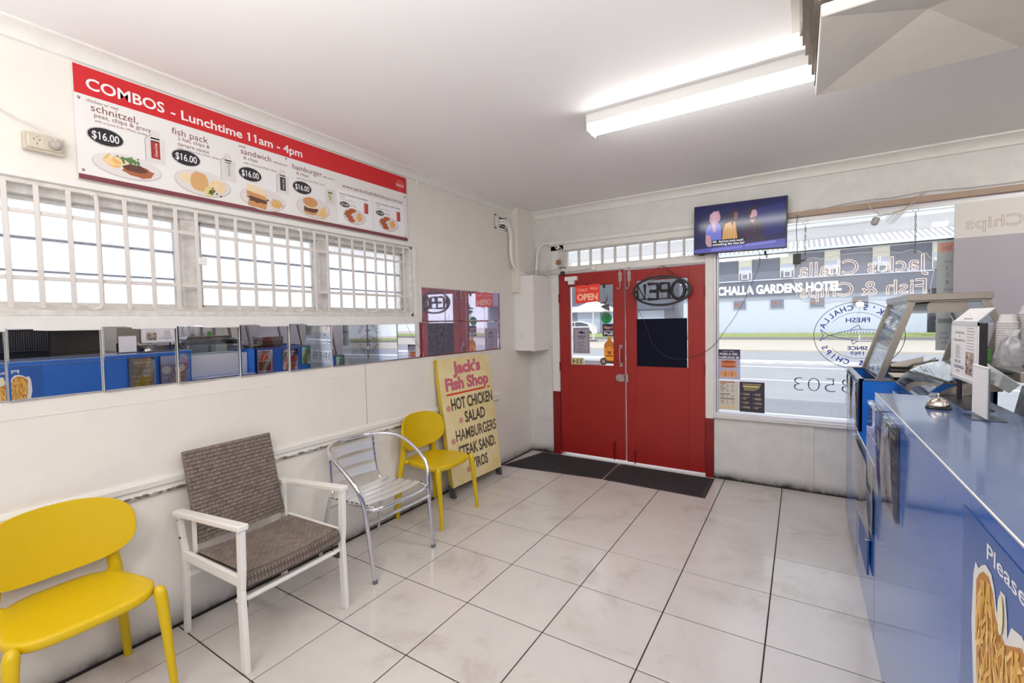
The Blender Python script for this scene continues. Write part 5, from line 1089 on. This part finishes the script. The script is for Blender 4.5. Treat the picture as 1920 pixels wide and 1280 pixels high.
# ---- things on the counter top
be=thing('service_bell','chrome service bell with black base on the blue counter top','bell',(3.027,-2.268,1.128))
MB().lathe([(.036,0),(.037,.004),(.033,.009),(.03,.012)],black,(0,0,0),28).build('base',be)
MB().lathe([(.0335,.011),(.0335,.014),(.031,.021),(.026,.029),(.018,.036),(.008,.040),(.001,.041)],chrome,(0,0,0),32,cap=False).build('dome',be,smooth=60)
MB().lathe([(.0025,.04),(.0025,.046),(.0045,.048),(.0045,.051),(.002,.0535),(.0005,.054)],chrome,(0,0,0),12).build('button',be)
ms=thing('menu_stand','black-framed menu stand with printed sheet on the blue counter','menu stand',(3.125,-2.11,1.128))
MB().box((-.03,-.155,0),(.048,.15,.004),black).build('base_plate',ms,smooth=0,bevel=.001)
MB().tube([(.012,.10,.004),(.012,.10,.12)],.008,black,10).build('post',ms)
m=MB(); m.box((.0,-.175,.09),(.022,.155,.308),black); m.build('frame',ms,smooth=0,bevel=.002)
al_=MB(); 
for a,b in (((-.003,-.175,.088),(0,.157,.10)),((-.003,-.175,.298),(0,.157,.311)),((-.003,.148,.09),(0,.157,.31)),((-.003,-.175,.09),(0,-.166,.31))): al_.box(a,b,alub)
al_.build('snap_rail',ms,smooth=0)
SF=frame((-.001,0,0),(0,-1,0),(0,0,1),(-1,0,0))
m=MB().rect(-.147,.10,.165,.298,SF,papw); 
m.text('Look Inside the Shop',SF,-.11,.265,inkg,wd=.12,c=.0006).text('&',SF,-.05,.25,inkg,wd=.01,c=.0006).text('Recommended for You',SF,-.12,.235,inkg,wd=.14,c=.0006)
for k in range(9): m.rect(-.10,.17+.006*k,-.03-.01*(k%3),.1715+.006*k,SF,greyl,.0006)
for k in range(8): m.rect(.04,.21+.011*k,.13-.01*(k%2),.2115+.011*k,SF,greyl,.0006)
m.text('WELCOME',SF,-.11,.15,inkg,wd=.08,c=.0006).text('You Pick We Do',SF,-.12,.13,mat('violet_text',(92,84,140),.5),wd=.13,c=.0006,bold=.02).text('TODAY',SF,-.08,.115,inkg,wd=.04,c=.0006)
m.rect(.03,.115,.125,.20,SF,mat('photo_taupe',(168,152,142),.5),.0006)
for k in range(14): m.ell(.04+random.random()*.075,.12+random.random()*.07,.009,.006,SF,random.choice((meatd,china2,meat,breadc,inkg)),.001+k*1e-5,9,.2)
m.build('menu_sheet',ms,smooth=0)
m=MB().hexa([(-.005,-.17,.312),(-.003,-.17,.31),(.0,.13,.31),(-.002,.13,.312)],[(.02,-.24,.36),(.022,-.24,.358),(.03,.06,.358),(.028,.06,.36)],papw); m.build('top_card',ms,smooth=0)
TC=lambda a,b,c=0: Vector((-.003,.11,.312))+Vector((0,-1,0))*a+Vector((.03,-.07,.048)).normalized()*b+Vector((-.85,0,.5))*c
MB().text("Please make a sauce order!",TC,.10,.036,inkg,wd=.17,c=.002,bold=.02).text('Please Order Here',TC,.09,.014,inkg,wd=.10,c=.002,bold=.02).build('card_text',ms,smooth=0)
ah=thing('acrylic_holder','empty clear acrylic leaflet holder at the front right of the counter top','holder',(3.1,-2.41,1.128))
MB().box((.002,-.075,.008),(.005,.075,.168),acryl).box((-.001,-.075,.008),(.001,.075,.168),papw).build('upright_sheet',ah,smooth=0)
MB().box((-.004,-.077,.0),(.008,.077,.008),acryl).box((-.032,-.06,0),(.05,.06,.003),acryl).build('foot',ah,smooth=0,bevel=.001)
MB().box((-.0025,-.077,.005),(.0055,-.0755,.170),acryl).box((-.0025,-.0755,.1675),(.0065,.078,.170),whitem).build('rim',ah,smooth=0)
# ---- sleeves and posters on the counter fronts (outward = -x)
def sleeve(name,label,y0,y1,z0,z1,x,draw,dep=.012,cat='poster'):
    t=thing(name,label,cat,(x,(y0+y1)/2,z0)); yc_,zc=(y0+y1)/2,z0
    SFr=frame((0,0,0),(0,-1,0),(0,0,1),(-1,0,0)); w_=y1-y0; h_=z1-z0
    MB().rect(-w_/2,0,w_/2,h_,SFr,papw,.003).build('backing_sheet',t,smooth=0)
    m=MB(); draw(m,SFr,-w_/2,w_,h_); m.build('print',t,smooth=0)
    m=MB(); 
    n=8; V=[]
    for i in range(n+1):
        for j in range(n+1):
            u,v=i/n,j/n; V.append((-dep-.006*math.sin(5*u+3*v)-.01*v*(1-v),w_*(.5-u)*1.04,h_*v*1.02-.01))
    F=[(i*(n+1)+j,(i+1)*(n+1)+j,(i+1)*(n+1)+j+1,i*(n+1)+j+1) for i in range(n) for j in range(n)]
    m.add(V,F,sleeveg); m.build('clear_pocket',t,smooth=60)
    MB().box((-dep-.006,-w_/2*1.04,h_*1.0),(-.001,w_/2*1.04,h_*1.02+.004),acryl).box((-dep-.008,-w_/2*1.05,-.01),(-.001,-w_/2*1.03,h_*1.02),acryl).build('pocket_edge',t,smooth=0)
    return t
def p_black(m,F,a,w_,h_): m.rect(a,0,a+w_,h_,F,drkp,.0045); kor(m,lambda p,q,c=0:F(p,q,.0055+c*.1),.001,a,0,w_,h_)
def p_purple(m,F,a,w_,h_):
    m.rect(a,0,a+w_,h_*.72,F,mat('sheet_purple',(92,88,168),.5),.0045).rect(a,h_*.72,a+w_,h_,F,mat('sheet_pale_blue',(150,176,224),.5),.0045)
    for s in (.27,.75): m.ell(a+s*w_,h_*.55,w_*.17,w_*.17,F,china,.005,18); m.rect(a+(s-.14)*w_,h_*.3,a+(s+.14)*w_,h_*.315,F,cre,.005)
sleeve('menu_sleeve','clear sleeve with black sauces menu on the counter front, nearer of two',-2.50,-2.285,.755,1.09,CX,p_black,.018)
sleeve('menu_sleeve','clear sleeve with purple sheet at the far end of the service counter front',-2.235,-1.985,.765,1.09,CX,p_purple,.03)
def p_photo(m,F,a,w_,h_):
    for k in range(3):
        for j in range(2): m.rect(a+(.04+.32*k)*w_,h_*(.08+.46*j),a+(.30+.32*k)*w_,h_*(.46+.46*j),F,random.choice((mat('photo_blue',(128,150,200),.5),greyl,china2,mat('photo_dark',(86,92,120),.5))),.005)
    for k in range(20): m.ell(a+random.uniform(.08,.92)*w_,random.uniform(.1,.9)*h_,.016,.02,F,random.choice((greyl,china,inkg)),.0055+k*1e-5,9,.25)
sleeve('photo_sleeve','wide clear sleeve of food photos on the low blue cabinet front',-1.90,-1.24,.46,.79,CX-.004,p_photo,.02)
m=MB().box((CX-.014,-1.82,.245),(CX-.006,-1.45,.46),mat('perforated_blue',(38,84,160),.4))
for k in range(14): 
    for y in (-1.80,-1.76): m.ell(y,.26+.014*k,.004,.004,CF(CX-.0145),mat('perf_hole',(16,34,80),.6),0,8)
tag(m.build('perforated_panel',smooth=0),'blue perforated panel hanging below the food photo sleeve','panel')
def p_octo(m,F,a,w_,h_):
    oc=mat('octopus_red',(206,96,80),.5); X=a+w_*.5
    m.text('TAKOYAKI',F,X,h_*.90,ink,wd=w_*.6,c=.005,al='C',bold=.02); m.ell(X,h_*.72,w_*.2,h_*.10,F,oc,.005,18)
    for k in range(7): m.line(X+(k-3)*w_*.05,h_*.66,X+(k-3)*w_*.11,h_*.54,.008,F,oc,.0052)
    m.rect(a+.12*w_,.06*h_,a+.9*w_,.46*h_,F,mat('photo_brown',(86,66,58),.5),.005)
    for k in range(8): m.ell(a+(.22+.18*(k%4))*w_,h_*(.16+.18*(k//4)),.07*w_,.07*h_,F,meatd if k%2 else mat('ball_tan',(150,110,82),.5),.0055+k*1e-5,12)
def p_dump(m,F,a,w_,h_): m.rect(a,0,a+w_,h_,F,mat('poster_lilac',(176,184,226),.5),.0045); dpost(m,lambda p,q,c=0:F(p,q,.005+c*.1),.001,a,0,w_,h_)
sleeve('octopus_poster','octopus ball poster on the tall blue unit, seen best in the mirrors',-1.20,-1.00,.80,1.075,CX,p_octo,.008)
sleeve('dumpling_sleeve','dumpling poster on the tall blue unit front, seen best in the mirrors',-.86,-.66,.80,1.075,CX,p_dump,.008)
sleeve('green_notice','green notice at the window end of the tall blue unit',-.60,-.48,.86,1.085,CX,lambda m,F,a,w_,h_:m.rect(a,0,a+w_,h_,F,mat('notice_green',(92,196,130),.5),.0045).text('OPEN',F,0,h_*.75,ink,wd=w_*.6,c=.005,al='C'),.008)
# big chip poster
cpz=thing('chip_poster','blue poster with Please lettering and bag of chips at lower right','poster',(CX-.0005,-3.7,0))
PF=frame((0,-3.7+3.7,0),(0,-1,0),(0,0,1),(-1,0,0))
def PA(y): return -(y+3.7)
MB().prism([(PA(-3.222),.10),(PA(-4.4),.10),(PA(-4.4),1.083),(PA(-3.222),1.083)],PF,mat('poster_blue',(36,92,170),.28,coat=.3),.0008).build('sheet',cpz,smooth=0)
MB().text('Please order here',PF,PA(-3.362),1.036,mat('poster_text',(232,234,240),.4),wd=.50,h=.027,c=.0012,bold=.012).build('lettering',cpz,smooth=0)
m=MB(); wo_=mat('cutout_white',(228,228,226),.4); fy=mat('fry_gold',(226,176,84),.45); fy2=mat('fry_light',(240,204,124),.45); fy3=mat('fry_brown',(188,130,58),.45)
outl=[(-3.312,.74),(-3.289,.88),(-3.294,.975),(-3.305,1.003),(-3.322,.998),(-3.340,1.012),(-3.36,1.022),(-3.388,1.019),(-3.404,1.0),(-3.418,.965),(-3.432,1.012),(-3.452,1.014),(-3.462,.98),(-3.465,.95),(-3.480,.978),(-3.52,.988),(-3.56,.97),(-3.60,.98),(-3.64,.93),(-3.65,.75),(-3.62,.40),(-3.56,.20),(-3.36,.20),(-3.32,.45)]
m.poly([(PA(y),z) for y,z in outl],PF,wo_,.0015)
inn=[(-3.325,.80),(-3.316,.90),(-3.312,.972),(-3.33,.992),(-3.35,1.005),(-3.377,1.008),(-3.398,.99),(-3.41,.96),(-3.43,.945),(-3.456,.935),(-3.475,.945),(-3.52,.97),(-3.57,.955),(-3.62,.92),(-3.63,.75),(-3.60,.58),(-3.42,.56),(-3.36,.68)]
m.poly([(PA(y),z) for y,z in inn],PF,fy3,.0018)
def inside(y,z):
    c=False; P=inn
    for i in range(len(P)):
        (a,b),(d,e_)=P[i],P[i-1]
        if (b>z)!=(e_>z) and y<(d-a)*(z-b)/(e_-b)+a: c=not c
    return c
k=0
while k<420:
    y,z=random.uniform(-3.63,-3.31),random.uniform(.56,1.01)
    if not inside(y,z): continue
    a=R(90+random.gauss(0,28)); L_=random.uniform(.018,.035); dx,dz=math.cos(a)*L_,math.sin(a)*L_
    if inside(y+dx,z+dz) and inside(y-dx,z-dz): m.line(PA(y-dx),z-dz,PA(y+dx),z+dz,random.uniform(.006,.009),PF,random.choice((fy,fy2,fy,fy3)),.002+k*2e-6); k+=1
m.ell(PA(-3.441),.975,.012,.034,PF,mat('lemon_half',(236,232,196),.4),.004,18)
m.build('chips_cutout',cpz,smooth=0)

# ---- kitchen equipment behind the counter (seen in the mirror tiles)
rg=thing('cooking_range','dark kitchen range with wire rack front behind the counter','range',(4.7,-3.0,0))
dks=mat('dark_steel',(104,98,92),.4,.6,noise=.2,nscale=6); 
MB().box((-.35,-.75,0),(.4,1.0,1.05),dks).box((.1,-.75,1.05),(.4,1.0,1.62),dks).build('body',rg,smooth=0,bevel=.004)
m=MB()
for k in range(40): m.tube([(-.355,-.5+.018*k,1.12),(-.355,-.5+.018*k,1.34)],.002,steel,4,cap=False)
m.tube([(-.355,-.52,1.12),(-.355,-.52,1.34),(-.355,.22,1.34),(-.355,.22,1.12),(-.355,-.52,1.12)],.007,black,6); m.box((-.35,-.52,1.05),(.1,.22,1.36),black); m.build('wire_rack',rg)
MB().box((-.2,-.75,1.40),(.1,1.0,1.44),mat('shelf_cream',(206,194,176),.5)).box((-.25,-.75,1.47),(.1,.9,1.485),mat('shelf_cream',(206,194,176),.5)).build('shelf',rg,smooth=0)
fr_=thing('steel_fridge','stainless upright fridge behind the counter, seen in the mirrors','fridge',(4.9,-1.2,0))
MB().box((-.35,-.45,.08),(.35,.45,1.95),steel).build('body',fr_,smooth=0,bevel=.006); d=MB().box((-.375,-.44,.1),(-.352,-.005,1.93),steel).build('door',fr_,smooth=0,bevel=.003); MB().box((-.40,-.06,.9),(-.385,-.045,1.3),alub).build('handle',d,smooth=0)
d=MB().box((-.375,.005,.1),(-.352,.44,1.93),steel).build('door',fr_,smooth=0,bevel=.003); MB().box((-.40,.045,.9),(-.385,.06,1.3),alub).build('handle',d,smooth=0)
MB().box((-.3,-.4,0),(.3,.4,.08),black).build('plinth',fr_,smooth=0)
# ================================================================ OUTSIDE
asph=mat('asphalt',(160,161,168),.85,noise=.12,nscale=1.5,bump=.3,bscale=80); conc=mat('footpath',(196,188,178),.8,noise=.08,nscale=1.2); lnw=mat('road_line',(240,240,240),.7)
struct(MB().box((-60,3.3,-.3),(70,19,-.1),asph).build('road',smooth=0))
struct(MB().box((-60,.2,-.3),(70,3.3,-.022),conc).build('footpath_near',smooth=0))
struct(MB().box((-60,19,-.3),(70,29.8,-.02),conc).build('footpath_far',smooth=0))
struct(MB().box((-60,31.5,-.3),(70,90,-.06),conc).build('ground_far',smooth=0))
struct(MB().box((-12,-12,-.3),(-.2,.2,-.05),conc).build('side_yard',smooth=0))
def rl(x0,x1,y,wd,label): tag(MB().box((x0,y-wd/2,-.1),(x1,y+wd/2,-.096),lnw).build('road_marking',smooth=0),label,'road marking','painted lines on the road')
rl(-40,60,3.95,.12,'white painted line along the near edge of the road'); rl(-40,60,8.5,.13,'thin white lane line across the near half of the road'); rl(-40,60,11.9,.16,'white lane line just this side of the wide pale band'); rl(-40,60,13.7,1.3,'broad bright white band in the middle of the road')  # last strip is wide and white, along the middle of the road
tag(MB().box((-40,13.2,-.096),(60,13.3,-.088),mat('dark_strip',(110,106,108),.8)).build('tram_groove',smooth=0),'thin dark groove along the broad white road band','groove')
g=MB().hexa([(-60,29.8,-.3),(70,29.8,-.3),(70,31.6,-.3),(-60,31.6,-.3)],[(-60,29.8,.12),(70,29.8,.12),(70,31.6,.36),(-60,31.6,.36)],mat('grass_green',(158,172,104),.9,noise=.35,nscale=4,c2=(130,144,84))).build('verge_grass',smooth=0); g['kind']='stuff'; g['label']='strip of green grass in front of the white hotel wall'; g['category']='grass'
tag(MB().box((-60,29.55,-.02),(70,29.8,.16),mat('low_kerb_wall',(140,138,140),.8,noise=.15,nscale=2)).build('low_kerb_wall',smooth=0),'low grey kerb wall along the grass strip across the road','wall')
# hotel
ho=thing('hotel','two-storey hotel across the road with white ground floor and dark upper floor','building',(3,32,-.1))
def HO(o): o.location=(-3,-32,.1); return o
hw=mat('hotel_white',(198,206,224),.7); hd=mat('hotel_slate',(118,122,140),.7,noise=.06,nscale=1); hd2=mat('hotel_band',(98,102,122),.6)
HO(MB().box((-5.0,32,-.1),(9.0,40,3.0),hw).build('ground_floor_wall',ho,smooth=0)); HO(MB().box((-5.2,32.1,3.0),(26,40,5.75),hd).build('upper_wall',ho,smooth=0)); HO(MB().box((9.0,33.0,-.1),(26,40,3.0),hd).build('side_wing_wall',ho,smooth=0))
HO(MB().box((-5.2,31.75,2.95),(9.2,32.1,4.05),hd2).box((-5.2,31.7,4.0),(9.2,32.1,4.08),hw).build('fascia',ho,smooth=0))
HO(MB().text('CHALLA GARDENS HOTEL',BW(31.74),-2.55,3.12,mat('sign_letters_white',(246,246,248),.5),wd=7.35,h=.56,bold=.05).build('lettering',ho,smooth=0))
HO(MB().box((-5.6,31.3,5.72),(26,31.5,5.95),hw).box((-5.6,31.3,5.72),(26,32.2,5.78),hw).build('gutter',ho,smooth=0))
rf=mat('roof_light',(226,224,226),.5); rfd=mat('roof_valley',(150,148,156),.6)
m=MB().hexa([(-5.6,31.4,5.9),(26,31.4,5.9),(26,31.5,5.9),(-5.6,31.5,5.9)],[(-5.6,36,7.4),(26,36,7.4),(26,36.1,7.4),(-5.6,36.1,7.4)],rfd); r0=HO(m.build('roof',ho,smooth=0))
m=MB()
x=-5.6
while x<26: m.hexa([(x,31.38,5.9),(x+.15,31.38,5.9),(x+.15,31.45,5.9),(x,31.45,5.9)],[(x,36,7.45),(x+.15,36,7.45),(x+.15,36.1,7.45),(x,36.1,7.45)],rf); x+=.3
o=m.build('roof_ribs',r0,smooth=0); o['kind']='stuff'
winf=mat('window_cream',(236,232,214),.5); wing=mat('window_dark_glass',(120,124,140),.2)
for k,xc_ in enumerate((-.78,1.78,4.3,6.8,9.6,12.2,14.8)):
    f=MB().box((xc_-.42,32.0,4.15),(xc_+.42,32.12,5.72),winf); o=HO(f.build('window',ho,smooth=0))
    MB().box((xc_-.36,31.96,4.62),(xc_+.36,32.0,5.05),mat('blind_pale_blue',(196,204,222),.4)).box((xc_-.36,31.96,4.2),(xc_+.36,32.0,4.58),wing).box((xc_-.36,31.96,5.1),(xc_+.36,32.0,5.66),winf).build('pane',o,smooth=0)
    if k<4: HO(MB().box((xc_-.2 if k else xc_-.2,31.6,4.14),(xc_+.25,32.0,4.56),whitem).box((xc_-.13,31.58,4.2),(xc_+.18,31.6,4.5),wing).build('air_conditioner',ho,smooth=0))
for xc_ in (-1.12,1.2,3.5,5.78,8.2):
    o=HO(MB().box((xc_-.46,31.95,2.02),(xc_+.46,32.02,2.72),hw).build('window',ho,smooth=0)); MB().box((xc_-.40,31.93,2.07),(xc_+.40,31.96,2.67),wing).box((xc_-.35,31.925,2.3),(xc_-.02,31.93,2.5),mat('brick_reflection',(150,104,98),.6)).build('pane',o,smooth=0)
# hotel side: left neighbour
nb=thing('corner_shopfront','grey two-storey shopfront with pale sign band seen through the left door','building',(-16,38,-.1))
def NB(o): o.location=(16,-38,.1); return o
NB(MB().box((-34,38,-.1),(-7.0,46,3.1),mat('shop_grey',(132,136,148),.6)).box((-34,38.5,3.1),(-7,46,6.5),mat('shop_dark',(96,98,108),.7)).build('wall',nb,smooth=0)); NB(MB().box((-34,37.4,2.4),(-7.0,38,3.2),mat('shop_band',(92,98,116),.6)).box((-33,37.35,2.62),(-15,37.4,2.9),mat('band_text_grey',(190,194,204),.6)).build('sign_band',nb,smooth=0))
for k in range(8): NB(MB().box((-32+3.1*k,37.95,.3),(-29.6+3.1*k,38,2.3),mat('shop_glass',(178,190,208),.15)).build('window',nb,smooth=0))
# cafe umbrella
um=thing('market_umbrella','white market umbrella on a pole across the road, seen through left door','umbrella',(-9.9,26,-.02))
MB().tube([(0,0,0),(0,0,2.7)],.06,whitem,8).build('pole',um); V=[(0,0,2.95)]+[(1.75*math.cos(R(45*k)),1.75*math.sin(R(45*k)),2.25) for k in range(8)]+[(1.75*math.cos(R(45*k)),1.75*math.sin(R(45*k)),2.1) for k in range(8)]
MB().add(V,[(0,1+k,1+(k+1)%8) for k in range(8)]+[(1+k,9+k,9+(k+1)%8,1+(k+1)%8) for k in range(8)],whitem).build('canopy',um,smooth=0); MB().lathe([(.3,0),(.3,.08),(.1,.12)],mat('umbrella_base',(90,90,94),.6),(0,0,0),14).build('base',um)
# white car
ca=thing('car','white hatchback parked across the road, seen through the left door','car',(-15.4,35.2,-.02),R(12))
cb=mat('car_white',(232,234,238),.25,coat=.5); gl=mat('car_glass',(70,78,92),.1)
prof=[(-2.05,.28),(-2.1,.55),(-1.95,.85),(-1.2,.98),(-.55,1.38),(.55,1.44),(1.45,1.22),(1.95,.95),(2.1,.6),(2.05,.28)]
MB().prism(prof,frame((0,-.85,0),(1,0,0),(0,0,1),(0,1,0)),cb,1.7).build('body',ca,smooth=40,bevel=.05,segs=3)
for y in (-.862,.862): MB().poly([(-1.05,.98),(-.48,1.31),(.02,1.35),(.02,.98)],frame((0,y,0),(1,0,0),(0,0,1),(0,-1,0)),gl).poly([(.08,.98),(.08,1.35),(.6,1.36),(1.25,1.17),(1.35,.98)],frame((0,y,0),(1,0,0),(0,0,1),(0,-1,0)),gl).build('side_window',ca,smooth=0)
for x in (-1.3,1.3):
    for y in (-.8,.8): MB().lathe([(.0,-.1),(.3,-.1),(.32,0),(.3,.1),(0,.1)],black,(x,y,.32),20,ax=Matrix.Rotation(R(90),3,'X'),cap=False).lathe([(0,-.108),(.2,-.108),(.2,.108),(0,.108)],steel,(x,y,.32),12,ax=Matrix.Rotation(R(90),3,'X'),cap=False).build('wheel',ca)
# street lamp with globe
sl_=thing('street_lamp','slender street lamp with round white globe in front of the hotel wall','lamp',(5.33,27,-.02))
MB().tube([(0,0,0),(0,0,1.9)],.035,mat('pole_pale',(196,200,214),.5),8).build('pole',sl_); MB().lathe([(.02,-.2),(.15,-.14),(.2,0),(.15,.14),(.02,.2)],whitem,(0,0,2.08),16).build('globe',sl_)
# hedge, fence and sign at the right
he=thing('hedge','dark green clipped hedge beyond the road at right of the hotel wall','hedge',(12,32.2,-.06))
hg=mat('hedge_leaf',(112,122,96),.8,noise=.3,nscale=20,c2=(84,96,66)); rnd=random.Random(3); V=[];F=[]; 
for k in range(2600):
    x,y,z=rnd.uniform(-2.6,6),rnd.uniform(-.6,.5),rnd.uniform(.0,2.1); s=rnd.uniform(.06,.13); a,b=rnd.uniform(0,6.28),rnd.uniform(-1,1)
    u=Vector((math.cos(a),math.sin(a)*.6,b)).normalized()*s; v=Vector((-math.sin(a),.5,1-b)).normalized()*s; o_=len(V); c=Vector((x,y,z)); V+=[c-u-v*.4,c+u*.0-v,c+u,c+v]; F.append((o_,o_+1,o_+2,o_+3))
f=MB().add(V,F,hg).build('foliage',he,smooth=0); f['kind']='stuff'; MB().box((-2.5,-.45,0),(6,.4,1.95),mat('hedge_core',(72,82,62),.9)).build('hedge_core',he,smooth=0)
si=thing('roadside_sign','pale street sign board reading Challa above the hedge, partly hidden','sign',(10.1,29.2,-.1))
MB().tube([(-.9,0,0),(-.9,0,2.8)],.05,whitem,8).build('post',si); MB().tube([(1.2,0,0),(1.2,0,2.8)],.05,whitem,8).build('post',si); MB().box((-1,-.03,2.1),(1.3,.03,2.8),mat('sign_pale',(214,216,226),.5)).text('Challa',BW(-.035),-.75,2.25,inkg,wd=1.7,h=.4,bold=.02).build('board',si,smooth=0)
# shop awning over the footpath with a slanting white bar under it
aw=thing('shop_awning','white soffited awning over the footpath outside the shop window','awning',(2.5,1.8,2.6))
MB().box((-7,-1.6,.12),(9,1.5,.125),glass('soffit_sheet',(1,1,1),refl=0,frost=.85)).build('soffit',aw,smooth=0); MB().box((-7,1.42,-.02),(9,1.5,.35),whitem).build('fascia',aw,smooth=0); MB().box((-7,1.36,-.06),(9,1.42,-.03),whitem).build('gutter_pipe',aw,smooth=0)
for x in (-3.5,6.2): MB().tube([(x,1.4,-2.62),(x,1.4,0)],.04,whitem,10).build('post',aw)
ab=thing('awning_bar','slanting white bar under the awning, seen through the window top','lamp',(3.56,2.9,2.655))
MB().box((-.05,-.9,0),(.05,.2,.06),whitem).box((-.035,-.88,-.03),(.035,.18,0),mat('bar_strip',(244,242,236),.4)).build('housing',ab,smooth=0,bevel=.004)
# side neighbour fence beyond the frosted windows
